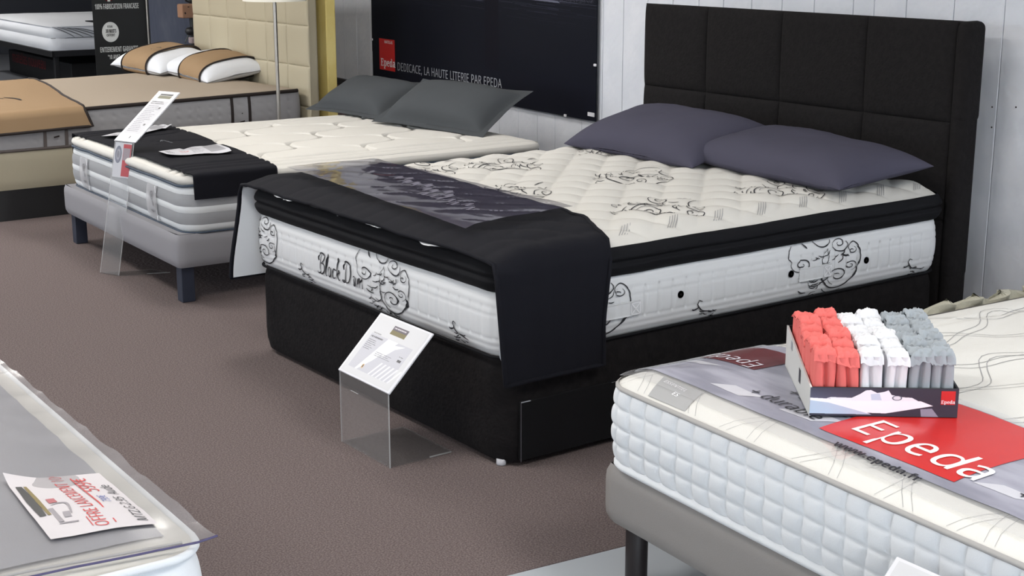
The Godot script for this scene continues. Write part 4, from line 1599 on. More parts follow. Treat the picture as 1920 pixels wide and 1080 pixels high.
func build_display_box(F: Transform3D) -> void:
	# the box stands turned on the sheet: x along its printed front, z towards the viewer
	var a := F * Vector3(.560, .560, -.138)
	var c := F * Vector3(.740, .560, -.398)
	var d := c - a
	var w := d.length() * .985
	var G := Transform3D(Basis(Vector3.UP, atan2(-d.z, d.x)), a)
	var dp := .365
	var t := thing("display_box", "open cardboard display box with a printed front, full of folded cloths", "display box", G, Vector3(w / 2, 0, -dp / 2))
	var b := Buf.new()
	b.rbox(Vector3(w / 2, .002, -dp / 2), Vector3(w, .004, dp), .001)
	put(b, "bottom", M.box_white, t)
	b = Buf.new()
	b.rbox(Vector3(w / 2, .032, -.002), Vector3(w, .064, .004), .001)
	var fr := put(b, "front_panel", M.navy_board, t)
	b = Buf.new()
	b.quad(Vector3(.001, .063, .0006), Vector3(w - .001, .063, .0006), Vector3(w - .001, .001, .0006), Vector3(.001, .001, .0006), Vector3.BACK)
	put(b, "front_print", M.box_print, fr, "photo print of white bedding on dark grey")
	b = Buf.new()
	b.rbox(Vector3(w - .022, .044, .0012), Vector3(.030, .030, .001), .0003)
	var lg := put(b, "red_logo", M.red, fr)
	lay_text("logo_lettering", "Epeda", .0072, Transform2D(0, Vector2(1, 1), 0, Vector2(w - .0365, .029)), func(q): return Vector3(q.x, q.y, .0020), M.white_ink, lg, "Droid Serif", 700, .95)
	for s in 2:
		var x: float = 0.0 if s == 0 else w - .004
		b = Buf.new()
		# side wall rising to the back
		var pr := [Vector2(0, 0), Vector2(-dp, 0), Vector2(-dp, .100), Vector2(0, .064)]
		var n := Vector3(-1, 0, 0)
		b.quad(Vector3(x, 0, 0), Vector3(x, 0, -dp), Vector3(x, .100, -dp), Vector3(x, .064, 0), n)
		b.quad(Vector3(x + .004, 0, 0), Vector3(x + .004, 0, -dp), Vector3(x + .004, .100, -dp), Vector3(x + .004, .064, 0), -n)
		b.quad(Vector3(x, .064, 0), Vector3(x + .004, .064, 0), Vector3(x + .004, .100, -dp), Vector3(x, .100, -dp), Vector3.UP)
		b.quad(Vector3(x, 0, -dp), Vector3(x + .004, 0, -dp), Vector3(x + .004, .100, -dp), Vector3(x, .100, -dp), Vector3.FORWARD)
		b.quad(Vector3(x, 0, 0), Vector3(x + .004, 0, 0), Vector3(x + .004, .064, 0), Vector3(x, .064, 0), Vector3.BACK)
		var sd := put(b, "side_panel", M.box_white if s == 0 else M.navy_board, t)
		if s == 0:
			b = Buf.new()
			b.quad(Vector3(-.0006, .060, -.155), Vector3(-.0006, .060, -.130), Vector3(-.0006, .028, -.130), Vector3(-.0006, .028, -.155), n)
			put(b, "printed_mark", M.black_ink, sd)
			b = Buf.new()
			b.quad(Vector3(-.0006, .085, -.285), Vector3(-.0006, .085, -.265), Vector3(-.0006, .065, -.265), Vector3(-.0006, .065, -.285), n)
			put(b, "printed_mark", M.grey_ink, sd)
	b = Buf.new()
	b.rbox(Vector3(w / 2, .050, -dp + .002), Vector3(w, .100, .004), .001)
	put(b, "back_panel", M.navy_board, t)
	# folded cloths, six columns by six rows; one of each kind and crease is built, the others are copies
	var kinds := [["coral", M.cloth_coral], ["white", M.cloth_white], ["grey", M.cloth_grey]]
	var protos := {}
	var cw := (w - .012) / 6.0
	var rd := (dp - .02) / 6.0
	var ord := ["first", "second", "third", "fourth", "fifth", "last"]
	var cols := ["first coral column", "second coral column", "first white column", "second white column", "first grey column", "second grey column"]
	for col in 6:
		for row in 6:
			var kind: Array = kinds[col / 2]
			var key := "%d_%d" % [col / 2, (row * 2 + col) % 3]
			var label := "folded %s cloth in the %s, %s row from the printed front" % [kind[0], cols[col], ord[row]]
			var at := G * Transform3D(Basis.from_euler(Vector3(.03 * sin(row * 2.1 + col), .06 * sin(row * 1.7 + col * 2.3), .03 * sin(row + col * 1.3))), Vector3(.006 + cw * (col + .5), .0045, -.008 - rd * (row + .5)))
			if not protos.has(key):
				var o := thing("folded_cloth", label, "cloth", at, Vector3.ZERO, "folded cloths in the display box")
				make_cloth(o, cw * .97, rd * .98, kind[1], protos.size(), kind[0] == "grey")
				protos[key] = o
			else:
				var src: Node3D = protos[key]
				var o: Node3D = src.duplicate()
				o.name = numbered("folded_cloth")
				add_child(o)
				o.transform = at
				tag(o, label, "cloth", "folded cloths in the display box")


func make_cloth(o: Node3D, w: float, d: float, mat: Material, k: int, loose: bool) -> void:
	anchor = Vector3.ZERO
	var b := Buf.new()
	var h := .128 + .006 * sin(k * 2.0)
	var seed_ := k * 13.0
	var body := PackedVector3Array()
	var nu := 73
	var nv := 15
	for j in nv:
		var t := j / (nv - 1.0)
		for i in nu:
			var q := outline([-w / 2, w / 2, -d / 2, d / 2, w * .22], 2 * (w + d) * (i % (nu - 1)) / (nu - 1.0), t * h)
			if q.z > d * .4: q.z -= groove(q.x / w - .05 * sin(t * 4 + seed_), .07) * .012
			q += Vector3(noise.get_noise_3d(q.x * 300 + seed_, q.y * 90, q.z * 300), 0, noise.get_noise_3d(q.x * 300, q.y * 90 + seed_, q.z * 300)) * .003
			var shrink := 1.0 - .06 * t
			q.x *= shrink
			body.append(q)
	b.grid(body, nu, nv, true)
	put(b, "rolled_body", mat, o)
	b = Buf.new()
	# crumpled folded top
	var top := PackedVector3Array()
	nu = 25
	nv = 17
	for j in nv:
		for i in nu:
			var u := i / (nu - 1.0) * 2 - 1
			var v := j / (nv - 1.0) * 2 - 1
			var e := maxf(absf(u), absf(v))
			var y := h + .010 - .006 * pow(e, 8.0)
			y += (.016 if loose else .009) * noise.get_noise_3d(u * 9 + seed_, v * 22, seed_) + .004 * noise.get_noise_3d(u * 34, v * 50, seed_)
			y -= .008 * v * v
			if v > .8: y -= .012 * (v - .8) / .2
			top.append(Vector3(u * w * (.52 if loose else .5) + (.006 if loose else .002) * noise.get_noise_2d(v * 20, seed_), y, v * d * .53))
	b.shell(top, nu, nv, .004)
	put(b, "folded_top", mat, o)


# ------------------------------------------------------------------ beige bed with tan runner
func build_beige_bed() -> void:
	var F := Transform3D(Basis.IDENTITY, Vector3(-4.74, 0, 0))
	var t := thing("box_spring", "cream bed base on a black plinth under the beige mattress", "bed base", F, Vector3(-.86, 0, -.85))
	var R := [-1.72, 0.01, -1.86, .14, .03]
	upholstered(t, R, .172, .385, M.cream_base)
	var b := Buf.new()
	band(b, [-1.71, -.005, -1.85, .13, .02], 0.0, .175, 60, 3, func(p, q): return Vector2.ZERO)
	put(b, "plinth", M.plinth, t)
	t = thing("mattress", "beige mattress with dark piping and grey buttoned sides", "mattress", F, Vector3(-.86, .385, -.85))
	b = Buf.new()
	var hs := func(z: float) -> float: return .582 + .028 * (-z / 1.8)
	band(b, R3, .388, .585, 401, 25, func(p, q):
		var o := outline(R3, p, 0)
		var m := fposmod(p, .066)
		var dim := 0.0
		for r in [.25, .5, .75]: dim += groove(Vector2(minf(m, .066 - m), (q - r) * .2).length(), .010)
		return Vector2(.008 * sin(PI * q) - .006 * dim, q * (hs.call(o.z) - .585)))
	put(b, "buttoned_side", M.beige_side, t)
	b = Buf.new()
	lid(b, R3, 60, 60, h_beige)
	put(b, "beige_top", M.beige_top, t)
	var w := 1.72
	var path := []
	for k in 81:
		var p := lerpf(.02, w + 1.98, k / 80.0)
		var q := outline(R3, p, 0, .004)
		path.append(Vector3(q.x, hs.call(q.z) + .004, q.z))
	b = Buf.new()
	b.tube(path, .011, 8)
	put(b, "dark_piping", M.brown_trim, t)
	path = []
	for k in 81:
		path.append(outline(R3, lerpf(.02, w + 1.98, k / 80.0), .390, .004))
	b = Buf.new()
	b.tube(path, .008, 8)
	put(b, "dark_piping", M.piping_taupe, t)
	for z in [-.243, -.365, -1.385, -1.50]:
		b = Buf.new()
		var pts := PackedVector3Array()
		for j in 9:
			for i in 3:
				var y := lerpf(.392, hs.call(z), j / 8.0)
				pts.append(Vector3(.006 + .008 * sin(PI * j / 8.0), y, z + (i - 1) * .009))
		b.shell(pts, 3, 9, .003, Vector3.RIGHT)
		put(b, "dark_tape", M.brown_trim if z < -1 else M.piping_taupe, t)
	for z in [-.305, -1.445]:
		var side := func(q: Vector2) -> Vector3: return Vector3(.018, q.y, -q.x)
		lay_strokes("woven_mark", [[[Vector2(-z - .015, .448), Vector2(-z + .017, .454)], .011], [[Vector2(-z - .002, .50), Vector2(-z + .005, .502)], .008]], Transform2D.IDENTITY, side, M.brown_trim, t)
	# tan runner
	t = thing("bed_runner", "tan runner with dark brown binding over the beige mattress foot", "bed runner", F, Vector3(-.86, .61, -.3))
	var run := func(u: float, v: float) -> Vector3:
		var tw := 1.74
		var fr := .095
		var s := u * (tw + fr)
		var z := lerpf(.19, lerpf(-.72, -.47, smoothstep(0.0, 1.0, u)) + .012 * noise.get_noise_2d(u * 40, 2.0), v)
		if s > tw:
			return Vector3(.026 + .008 * (s - tw) / fr, h_beige(-.05, clampf(z, -1.8, .09)) - .012 - (s - tw), z - .04 * (s - tw) / fr * v)
		var x := lerpf(-1.72, .026, s / tw)
		var y := h_beige(clampf(x, -1.68, -.05), clampf(z, -1.8, .09)) + .010
		y -= .022 * (1 - sqrt(clampf(1 - pow(1 - clampf((.026 - x) / .05, 0, 1), 2.0), 0, 1)))
		if z > .13: y -= .5 * (z - .13)
		return Vector3(x, y, z)
	b = Buf.new()
	b.shell(points(101, 31, run), 101, 31, .004)
	put(b, "tan_cloth", M.tan, t)
	path = []
	for k in 31: path.append(run.call(1.0, k / 30.0))
	for k in range(1, 61): path.append(run.call(1.0 - k / 60.0, 1.0))
	b = Buf.new()
	b.tube(path, .008, 8)
	path = []
	for k in 21: path.append(run.call(lerpf(.6, 1.0, k / 20.0), .19) + Vector3(.004, .005, 0))
	b.tube(path, .005, 6)
	put(b, "dark_binding", M.brown_trim, t)
	var on := func(q: Vector2) -> Vector3: return Vector3(q.x, h_beige(q.x, -q.y) + .0125, -q.y)
	lay_strokes("woven_feather", [[smooth([Vector2(-.62, .22), Vector2(-.52, .26), Vector2(-.42, .26)]), .022], [[Vector2(-.6, .19), Vector2(-.56, .20)], .012]], Transform2D.IDENTITY, on, M.brown_trim, t)
	# headboard
	var H := thing("headboard", "cream headboard with faint stitched squares behind the beige mattress", "headboard", F, Vector3(-.84, 0, -1.92))
	box_part("backing_frame", Vector3(-.83, .75, -1.945), Vector3(1.70, 1.50, .07), .02, M.cream_vinyl, H, 3)
	for r in 6:
		for c in 6:
			cushion(Vector3(-1.69 + .2865 * (c + .5), 1.505 - .25 * (r + .5), -1.912), .2870, .2504, .016, M.cream_vinyl, H)
	# pillows with tan sleeves
	for q in [["white pillow with a tan sleeve on the beige mattress, farther from the lamp", Transform3D(Basis.from_euler(Vector3(.16, .10, -.02)), Vector3(-1.56, .692, -1.62)), 23.0, -.55, .42], ["white pillow with a tan sleeve on the beige mattress, beside the lamp", Transform3D(Basis.from_euler(Vector3(.14, .03, -.05)), Vector3(-.968, .680, -1.72)), 31.0, -.20, .70]]:
		var o := pillow(q[0], q[1], .71, .46, .21, 0, M.white_cotton, q[2], "sleeved pillows on the beige mattress", F)
		anchor = Vector3.ZERO
		b = Buf.new()
		pillow_shape(b, .71, .46, .21, 0, Transform3D.IDENTITY, q[2], q[3], q[4], .006)
		var sl := put(b, "tan_sleeve", M.tan, o)
		b = Buf.new()
		for u in [q[3], q[4]]:
			b = Buf.new()
			var loop := []
			for side in [1.0, -1.0]:
				for k in 21:
					var v: float = (k / 20.0 * 2 - 1) * side
					var g := pillow_point(.71, .46, .21, 0, u, sin(v * PI / 2), side, .5)
					g.y += .009 * side
					g.z += .008 * sin(v * PI / 2)
					loop.append(g)
			loop.append(loop[0])
			b.tube(loop, .006, 6, false)
			put(b, "dark_edging", M.brown_trim, sl)
		var rim := []
		for k in 81:
			var g: Vector2 = [Vector2(-1, -1), Vector2(1, -1), Vector2(1, 1), Vector2(-1, 1)][(k / 20) % 4].lerp([Vector2(1, -1), Vector2(1, 1), Vector2(-1, 1), Vector2(-1, -1)][(k / 20) % 4], (k % 20) / 20.0)
			var e := pillow_point(.71, .46, .21, 0, g.x, g.y, 1.0, .5)
			rim.append(Vector3(e.x + noise.get_noise_3d(e.z * 12, q[2], 3.0) * .012, 0, e.z))
		b = Buf.new()
		b.tube(rim, .0035, 6, false)
		put(b, "edge_seam", M.seam_grey, o)
		var lift := func(g: Vector2) -> Vector3: return pillow_point(.71, .46, .21, 0, g.x + .25, -g.y, 1.0, .5) + Vector3(0, .011, 0)
		lay_strokes("woven_feather", [[[Vector2(-.20, -.22), Vector2(-.1, -.16), Vector2(-.04, -.18)], .05], [[Vector2(-.2, -.42), Vector2(-.17, -.42)], .04]], Transform2D.IDENTITY, lift, M.brown_trim, sl)
	# floor lamp
	t = thing("floor_lamp", "slim steel floor lamp with a white shade beside the cream headboard", "floor lamp", Transform3D.IDENTITY, Vector3(-4.45, 0, -1.554))
	b = Buf.new()
	b.lathe(Vector3(-4.45, 0, -1.554), [Vector2(.001, .0), Vector2(.13, .0), Vector2(.13, .012), Vector2(.02, .022), Vector2(.001, .022)], 32)
	put(b, "base", M.steel, t)
	b = Buf.new()
	b.tube([Vector3(-4.45, .02, -1.554), Vector3(-4.45, 1.24, -1.554)], .011, 12)
	put(b, "pole", M.steel, t)
	b = Buf.new()
	b.lathe(Vector3(-4.45, 0, -1.554), [Vector2(.185, 1.178), Vector2(.15, 1.44)], 40)
	b.lathe(Vector3(-4.45, 0, -1.554), [Vector2(.183, 1.178), Vector2(.148, 1.44)], 40)
	put(b, "shade", M.shade, t)
	b = Buf.new()
	b.lathe(Vector3(-4.45, 0, -1.554), [Vector2(.001, 1.24), Vector2(.03, 1.25), Vector2(.045, 1.29), Vector2(.03, 1.33), Vector2(.001, 1.34)], 16)
	put(b, "bulb", plain(Color(.9, .9, .88), .3), t)


# ------------------------------------------------------------------ bed corner at the near end of the aisle
func build_corner_bed() -> void:
	var F := Transform3D(Basis(Vector3.UP, -.029), Vector3(1.055, 0, 1.392))
	var t := thing("box_spring", "grey bed base under the plastic-covered mattress at the aisle end", "bed base", F, Vector3(-.8, 0, 1))
	upholstered(t, [-1.59, -.01, .01, 1.99, .03], .12, .285, M.taupe)
	scatter_legs(t, [Vector2(-.07, .08), Vector2(-1.52, .08), Vector2(-.07, 1.92), Vector2(-1.52, 1.92)], .125, .06, M.leg_blue)
	t = thing("mattress", "white piped mattress corner under a grey plastic cover at the aisle end", "mattress", F, Vector3(-.8, .285, 1))
	var b := Buf.new()
	band(b, RL, .287, .492, 301, 17, func(p, q): return Vector2(.012 * sin(PI * q) - .010 * pow(absf(q * 2 - 1), 8.0), .003 * noise.get_noise_2d(p * 20, q * 3)))
	lid(b, RL, 6, 6, func(x, z): return .288, Vector3.DOWN)
	put(b, "white_border", M.white_knit, t)
	b = Buf.new()
	lid(b, RL, 60, 60, h_corner)
	put(b, "white_top", M.cream_knit, t)
	piping(RL, .494, .008, "white_piping", M.white_knit, t, .002)
	t = thing("plastic_cover", "grey cover in a clear wrinkled plastic sleeve over the aisle-end mattress", "plastic cover", F, Vector3(-.8, .52, .5))
	var flat := func(x: float, z: float) -> Vector3:
		var y := h_corner(clampf(x, -1.55, -.05), clampf(z, .04, 1.9)) + .010 + .005 * noise.get_noise_2d(x * 24, z * 24)
		if z < .12: y += .010 * noise.get_noise_2d(x * 70, 5.0) * (1 - z / .12)
		if z < .01: y += .004
		return Vector3(x, y, z)
	b = Buf.new()
	b.grid(points(80, 50, func(u, v): return flat.call(lerpf(-1.6, lerpf(-.005, -.10, v), u), lerpf(lerpf(-.02, .0, 1 - u), 1.4, v))), 80, 50, false, Vector3.UP)
	put(b, "clear_sleeve", M.film_light, t)
	b = Buf.new()
	var path := []
	for k in 41: path.append(flat.call(lerpf(-.004, -.10, k / 40.0), lerpf(-.02, 1.4, k / 40.0)))
	b.tube(path, .0022, 6)
	put(b, "sleeve_edge", plain(Color(.30, .28, .42), .3), t)
	b = Buf.new()
	b.grid(points(60, 50, func(u, v): return flat.call(lerpf(-1.58, lerpf(-.075, -.13, v), u), lerpf(.052, 1.38, v)) - Vector3(0, .004, 0)), 60, 50, false, Vector3.UP)
	put(b, "grey_cover", M.grey_vinyl, t)
	b = Buf.new()
	b.tube([flat.call(-.02, .04) + Vector3(0, .002, 0), flat.call(-.05, .3), flat.call(-.075, .7), flat.call(-.09, 1.2)], .003, 6)
	put(b, "inner_seam", M.piping_grey, t)
	# price sheet, its head away from the aisle
	var P := func(px: float, pz: float) -> Vector2:
		var l := F.affine_inverse() * Vector3(px, 0, pz)
		return Vector2(l.x, l.z)
	var c := [P.call(.939, 1.437), P.call(.632, 1.432), P.call(.570, 1.600), P.call(.906, 1.620)]
	t = thing("price_sheet", "white paper price sheet with red handwriting on the grey cover", "price sheet", F, Vector3(-.3, .52, .15))
	# u runs along the lines of writing, v from the foot of the page to its head
	var page := func(u: float, v: float) -> Vector3:
		var q: Vector2 = c[0].lerp(c[1], u).lerp(c[3].lerp(c[2], u), v)
		var r: Vector3 = flat.call(q.x, q.y)
		r.y += .004 + .006 * sin(u * 5.0) * sin(v * 3.0) + .014 * pow(clampf((u - .84) / .16, 0, 1) * clampf((v - .55) / .45, 0, 1), 1.6)
		return r
	b = Buf.new()
	b.grid(points(40, 24, page), 40, 24, false, Vector3.UP)
	put(b, "paper", plain(Color(.80, .78, .79), .6), t)
	var map := func(q: Vector2) -> Vector3: return page.call(clampf(q.x / .31, 0, 1), clampf(q.y / .175, 0, 1)) + Vector3(0, .0012, 0)
	var red := plain(Color(.78, .25, .25), .6)
	lay_text("product_line", "MTZ.G 2.95  Aude", .017, Transform2D(0, Vector2(1, 1), 0, Vector2(.012, .004)), map, plain(Color(.28, .28, .3), .6), t, "Droid Sans", 400, 1.15, .3)
	lay_text("old_price", "799€", .014, Transform2D(0, Vector2(1, 1), 0, Vector2(.120, .032)), map, plain(Color(.25, .33, .62), .6), t, "Droid Sans", 400, 1.0, .2)
	lay_text("price", "599€", .026, Transform2D(0, Vector2(1, 1), 0, Vector2(.190, .026)), map, red, t, "Droid Sans", 400, 1.2, .2)
	lay_text("offer", "OFFRE LANCEMENT 10%", .022, Transform2D(0, Vector2(1, 1), 0, Vector2(.012, .066)), map, red, t, "Droid Sans", 400, .95, .1)
	lay_strokes("red_rule", [[[Vector2(.02, .062), Vector2(.12, .060), Vector2(.29, .060)], .003], [[Vector2(.02, .100), Vector2(.06, .100)], .002]], Transform2D.IDENTITY, map, red, t)
	lay_strokes("bed_drawing", [[smooth([Vector2(.09, .115), Vector2(.14, .109), Vector2(.15, .12), Vector2(.145, .135)]), .005], [[Vector2(.06, .14), Vector2(.13, .14)], .010], [[Vector2(.075, .125), Vector2(.10, .122)], .014], [[Vector2(.05, .115), Vector2(.055, .145)], .006]], Transform2D.IDENTITY, map, plain(Color(.58, .56, .58), .6), t)
	lay_strokes("red_stamp", [[[Vector2(.155, .128), Vector2(.18, .128)], .018]], Transform2D.IDENTITY, map, plain(Color(.68, .38, .40), .6), t)
	lay_strokes("header_band", [[[Vector2(.10, .160), Vector2(.18, .160), Vector2(.262, .160)], .016]], Transform2D.IDENTITY, map, plain(Color(.22, .22, .22), .6), t)
	lay_strokes("header_band", [[[Vector2(.10, .149), Vector2(.18, .149), Vector2(.262, .149)], .008]], Transform2D.IDENTITY, map, plain(Color(.50, .44, .25), .6), t)


# ------------------------------------------------------------------ on the wall
func build_wall_things() -> void:
	var wf := Transform3D(Basis(Vector3.UP, WALL_TURN), Vector3(0, 0, -2.25))
	# poster, in wall coordinates: x along the wall, its face 8 mm off the boards
	var x0 := -5.192
	var x1 := -2.552
	var y0 := .600
	var y1 := 1.72
	var t := thing("poster", "large black poster with a red logo and grey lettering on the wall", "poster", wf, Vector3((x0 + x1) / 2, y0, .02))
	box_part("board", Vector3((x0 + x1) / 2, (y0 + y1) / 2, .021), Vector3(x1 - x0, y1 - y0, .006), .002, M.poster_board, t)
	var b := Buf.new()
	b.quad(Vector3(x0, 1.245, .0246), Vector3(x1, 1.245, .0246), Vector3(x1, .79, .0246), Vector3(x0, .79, .0246), Vector3.BACK)
	b.quad(Vector3(x0, 1.245, .0246), Vector3(x1, 1.245, .0246), Vector3(x1, y1, .0246), Vector3(x0, y1, .0246), Vector3.BACK)
	put(b, "night_picture", M.poster_pic, t, "dim night photograph over the black field")
	var map := func(q: Vector2) -> Vector3: return Vector3(q.x, q.y, .0262)
	b = Buf.new()
	b.rbox(Vector3(-4.970, .782, .0252), Vector3(.225, .205, .0012), .0004)
	var lg := put(b, "red_logo", M.red, t)
	lay_text("logo_lettering", "Epeda", .050, Transform2D(0, Vector2(1, 1), 0, Vector2(-5.065, .688)), map, M.white_ink, lg, "Droid Serif", 700, 1.0)
	lay_text("small_lettering", "MATELAS", .018, Transform2D(0, Vector2(1, 1), 0, Vector2(-5.005, .850)), map, M.white_ink, lg, "Droid Sans", 700, 1.1)
	lay_text("slogan", "DEDICACE, LA HAUTE LITERIE PAR EPEDA", .052, Transform2D(0, Vector2(1, 1), 0, Vector2(-4.825, .674)), map, M.grey_ink, t, "Droid Sans", 400, 1.0)
	for q in [Vector2(x0 + .005, .87), Vector2(x1 - .005, .895), Vector2(x1 - .28, y0 + .004)]:
		b = Buf.new()
		b.rbox(Vector3(q.x, q.y, .028), Vector3(.022, .014, .008), .003)
		put(b, "wall_clip", M.white_plastic, t)
	b = Buf.new()
	b.rbox(Vector3(x1 - .035, y0 + .035, .028), Vector3(.062, .022, .006), .003)
	put(b, "corner_clip", M.white_plastic, t)
	# yellow post
	t = thing("post", "pale yellow wooden post between the cream headboard and plank wall", "post", Transform3D.IDENTITY, Vector3(-4.86, 0, -2.06))
	box_part("shaft", Vector3(-4.865, 1.45, -2.09), Vector3(.225, 2.898, .07), .008, M.pine, t, 2)
	# framed picture standing behind the grey pillows
	t = thing("picture_frame", "dark framed pink picture leaning behind the grey flanged pillows", "picture frame", Transform3D(Basis(Vector3.UP, WALL_TURN), Vector3(-5.32, 0, -2.46)), Vector3.ZERO)
	var lean := Basis(Vector3.RIGHT, -.06)
	for s in [[Vector3(-.19, .28, 0), Vector3(.045, .62, .03)], [Vector3(.19, .28, 0), Vector3(.045, .62, .03)], [Vector3(0, .568, 0), Vector3(.34, .045, .03)], [Vector3(0, .022, 0), Vector3(.34, .045, .03)]]:
		b = Buf.new()
		b.rbox(s[0] + Vector3(0, .012, 0), s[1], .005)
		for k in b.v.size():
			b.v[k] = lean * b.v[k]
			b.n[k] = lean * b.n[k]
		put(b, "frame_bar", M.frame_dark, t)
	b = Buf.new()
	b.rbox(Vector3(0, .30, -.004), Vector3(.35, .56, .006), .001)
	for k in b.v.size():
		b.v[k] = lean * b.v[k]
		b.n[k] = lean * b.n[k]
	put(b, "pink_picture", mottled(Color(.55, .42, .48), Color(.75, .66, .70), .02, 3.0, .5, 0.0, 31), t)


# ------------------------------------------------------------------ far end of the showroom
func build_back_area() -> void:
	# white mattress on a dark frame
	var F := Transform3D(Basis(Vector3.UP, -.03), Vector3(-11.29, 0, -2.49))
	var t := thing("platform_bed", "dark low bed frame under the far white mattress", "bed frame", F, Vector3(-.9, 0, -1))
	box_part("side_rail", Vector3(-1.3, .38, -.01), Vector3(2.64, .06, .04), .006, M.frame_dark, t)
	box_part("side_rail", Vector3(-.0, .38, -1), Vector3(.04, .06, 2.0), .006, M.frame_dark, t)
	box_part("slatted_deck", Vector3(-1.3, .395, -1), Vector3(2.6, .03, 1.96), .004, M.frame_dark, t)
	box_part("platform", Vector3(-1.35, .13, -1.1), Vector3(2.3, .26, 1.7), .01, M.plinth, t)
	scatter_legs(t, [Vector2(-.06, -.06), Vector2(-2.54, -.06), Vector2(-.06, -1.9), Vector2(-2.54, -1.9)], .36, .05, M.frame_dark)
	var map := func(q: Vector2) -> Vector3: return Vector3(q.x, q.y, -.2475)
	lay_text("red_lettering", "matelas nouveau", .12, Transform2D(0, Vector2(1, 1), 0, Vector2(-2.35, .09)), map, plain(Color(.42, .10, .12), .6), t, "Droid Sans", 400, 1.0)
	t = thing("mattress", "plain white mattress with folded piping at the far end", "mattress", F, Vector3(-.9, .41, -1))
	var R := [-2.6, 0.0, -1.95, 0.0, .08]
	var b := Buf.new()
	band(b, R, .412, .535, 121, 9, func(p, q): return Vector2(.015 * sin(PI * q) + .006 * noise.get_noise_2d(p * 12, q * 4), 0))
	band(b, R, .535, .65, 121, 9, func(p, q): return Vector2(.018 * sin(PI * q) - .02 * q * q, 0))
	put(b, "white_border", M.white_cotton, t)
	b = Buf.new()
	lid(b, R, 30, 30, func(x, z): return .648 + .02 * (1 - exp(-maxf(edge_dist(R, x, z), 0) / .06)) + .006 * noise.get_noise_2d(x * 16, z * 16))
	put(b, "white_top", M.white_cotton, t)
	var sd := func(q: Vector2) -> Vector3: return outline(R, 2.6 + q.x, q.y, .022)
	var st := []
	for k in 5:
		st.append([smooth([Vector2(.02 + k * .05, .648 - k * .004), Vector2(.10 + k * .06, .62), Vector2(.20 + k * .08, .57), Vector2(.24 + k * .09, .542)]), .010])
	st.append([[Vector2(.0, .537), Vector2(.5, .537), Vector2(1.2, .537)], .008])
	lay_strokes("crease", st, Transform2D.IDENTITY, sd, plain(Color(.42, .43, .45), .8), t)
	b = Buf.new()
	b.rbox(Vector3(-.25, .672, -.62), Vector3(.40, .012, .22), .004)
	put(b, "black_tag", M.black_cloth, t, "black cloth tag lying on the white top")
	# banner
	t = thing("roll_up_banner", "black roll-up banner with white French lettering and a round badge", "banner", Transform3D.IDENTITY, Vector3(-8.5, 0, -2.15))
	var y0 := .05
	var y1 := 2.0
	var z0 := -1.93
	var z1 := -2.42
	b = Buf.new()
	b.rbox(Vector3(-8.5, (y0 + y1) / 2, (z0 + z1) / 2), Vector3(.004, y1 - y0, z0 - z1), .001)
	put(b, "black_sheet", plain(Color(.055, .065, .065), .55), t)
	b = Buf.new()
	b.rbox(Vector3(-8.5, .03, (z0 + z1) / 2), Vector3(.12, .06, z0 - z1 + .04), .015, 3)
	put(b, "base", M.frame_dark, t)
	b = Buf.new()
	b.tube([Vector3(-8.485, .05, -2.395), Vector3(-8.485, 2.02, -2.395)], .007, 8)
	put(b, "pole", M.steel, t)
	b = Buf.new()
	b.tube([Vector3(-8.495, 2.0, z0), Vector3(-8.495, 2.0, z1)], .012, 8)
	put(b, "top_rail", M.steel, t)
	var bm := func(q: Vector2) -> Vector3: return Vector3(-8.4968, q.y, -q.x)
	var ink := plain(Color(.78, .79, .78), .6)
	lay_text("lettering", "100% FABRICATION FRANCAISE", .043, Transform2D(0, Vector2(1, 1), 0, Vector2(1.952, .938)), bm, ink, t, "Droid Sans", 700, .42)
	lay_text("lettering", "ENTIEREMENT GARANTIE", .043, Transform2D(0, Vector2(1, 1), 0, Vector2(1.972, .585)), bm, ink, t, "Droid Sans", 700, .46)
	lay_text("lettering", "\"10 ANS\"", .036, Transform2D(0, Vector2(1, 1), 0, Vector2(2.035, .528)), bm, ink, t, "Droid Sans", 700, .50)
	disc(Vector2(2.072, .765), Vector2(.073, .083), bm, ink, t, "badge")
	var bm2 := func(q: Vector2) -> Vector3: return Vector3(-8.4955, q.y, -q.x)
	lay_text("badge_lettering", "ESSAI", .016, Transform2D(0, Vector2(1, 1), 0, Vector2(2.045, .797)), bm2, M.black_ink, t, "Droid Sans", 700, .8)
	lay_text("badge_lettering", "30 NUITS", .028, Transform2D(0, Vector2(1, 1), 0, Vector2(2.030, .750)), bm2, M.black_ink, t, "Droid Sans", 700, .55)
	lay_text("badge_lettering", "OFFERT", .020, Transform2D(0, Vector2(1, 1), 0, Vector2(2.035, .722)), bm2, M.black_ink, t, "Droid Sans", 700, .75)
	# striped shield, cut off by the top of the photograph
	var shield := PackedVector3Array()
	for k in 5:
		var sx := 2.015 + k * .024
		var col: Material = M.red_dark if k % 2 == 1 else ink
		b = Buf.new()
		var lo0 := 1.012 + .05 * pow(absf(k - 2.5) / 2.5, 2.0)
		var lo1 := 1.012 + .05 * pow(absf(k - 1.5) / 2.5, 2.0)
		b.quad(Vector3(-8.4965, lo0, -sx), Vector3(-8.4965, lo1, -sx - .024), Vector3(-8.4965, 1.13, -sx - .024), Vector3(-8.4965, 1.13, -sx), Vector3.RIGHT)
		put(b, "shield_stripe", col, t)
	# display pole with a tan box, by the far side of the cream headboard
	t = thing("display_pole", "dark display pole carrying a small tan box beside the cream headboard", "display pole", Transform3D.IDENTITY, Vector3(-7.5, 0, -2.36))
	b = Buf.new()
	b.lathe(Vector3(-7.5, 0, -2.37), [Vector2(.001, 0), Vector2(.15, 0), Vector2(.15, .012), Vector2(.03, .03), Vector2(.001, .03)], 28)
	put(b, "base", M.frame_dark, t)
	b = Buf.new()
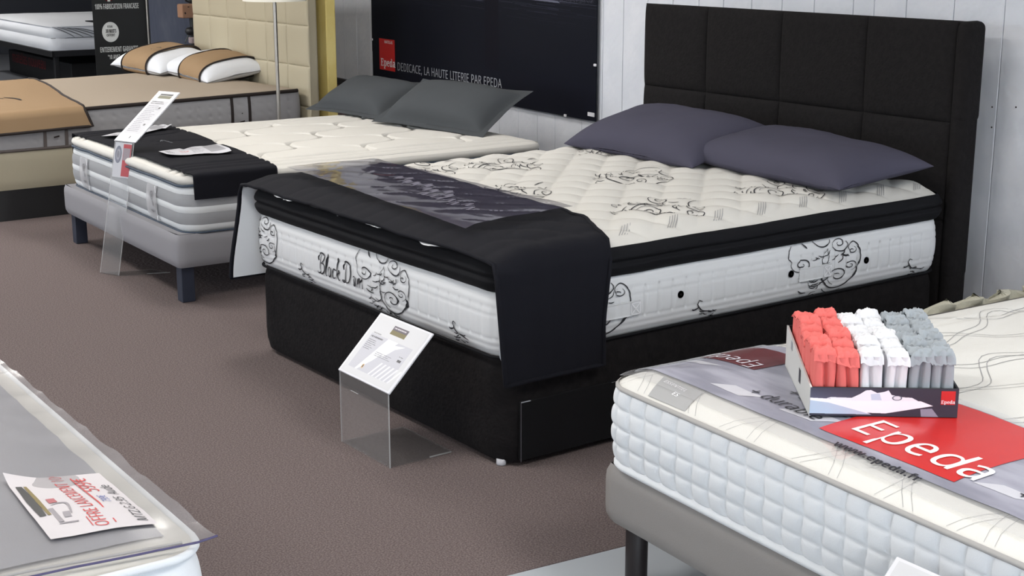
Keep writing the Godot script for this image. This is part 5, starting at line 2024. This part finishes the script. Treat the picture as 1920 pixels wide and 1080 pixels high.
	b.tube([Vector3(-7.5, .02, -2.37), Vector3(-7.5, 1.5, -2.37)], .022, 12)
	put(b, "pole", plain(Color(.10, .115, .10), .5), t)
	b = Buf.new()
	b.rbox(Vector3(-7.47, .973, -2.335), Vector3(.10, .108, .165), .012, 3)
	var tb := put(b, "tan_box", fabric(Color(.60, .46, .37), .7, 10, .1), t)
	var tm := func(q: Vector2) -> Vector3: return Vector3(-7.4195, q.y, -q.x)
	lay_strokes("dark_mark", [[[Vector2(2.275, .965), Vector2(2.282, .952)], .014], [[Vector2(2.30, 1.005), Vector2(2.315, 1.005)], .008]], Transform2D.IDENTITY, tm, M.brown_trim, tb)
	b = Buf.new()
	b.tube([Vector3(-7.46, 1.055, -2.30), Vector3(-7.46, 1.04, -2.335), Vector3(-7.46, 1.055, -2.38)], .007, 8)
	put(b, "bracket", M.frame_dark, t)
	b = Buf.new()
	b.lathe(Vector3(-7.46, .815, -2.335), [Vector2(.001, -.035), Vector2(.03, -.028), Vector2(.048, 0), Vector2(.035, .026), Vector2(.001, .034)], 20)
	put(b, "spot_head", M.frame_dark, t)
	b = Buf.new()
	b.tube([Vector3(-7.46, .80, -2.32), Vector3(-7.43, .735, -2.27)], .006, 8)
	put(b, "stay_rod", plain(Color(.35, .37, .37), .4, .5), t)
	b = Buf.new()
	b.rbox(Vector3(-7.46, .745, -2.36), Vector3(.06, .05, .08), .01, 2)
	put(b, "pale_block", plain(Color(.62, .56, .56), .7), t)
	# dark bed and low shelf in the far recess
	t = thing("cabinet", "dark cabinet in the dim far recess above the white mattress", "cabinet", Transform3D.IDENTITY, Vector3(-12.6, 0, -5.6))
	box_part("body", Vector3(-12.9, .75, -5.55), Vector3(3.2, 1.5, .6), .01, M.frame_dark, t)
	for k in 4:
		box_part("door", Vector3(-14.1 + k * .8, .78, -5.24), Vector3(.78, 1.38, .02), .006, M.plinth, t)


func disc(c: Vector2, r: Vector2, map: Callable, mat: Material, parent: Node3D, called: String) -> void:
	var b := Buf.new()
	var ring := PackedVector3Array()
	for i in 33:
		var a := TAU * (i % 32) / 32
		ring.append(map.call(c + Vector2(cos(a) * r.x, sin(a) * r.y)))
	for i in 33: ring.append(map.call(c))
	var hint: Vector3 = (map.call(c + Vector2(.01, 0)) - map.call(c)).cross(map.call(c + Vector2(0, .01)) - map.call(c)).normalized()
	b.grid(ring, 33, 2, true, hint)
	put(b, called, mat, parent)
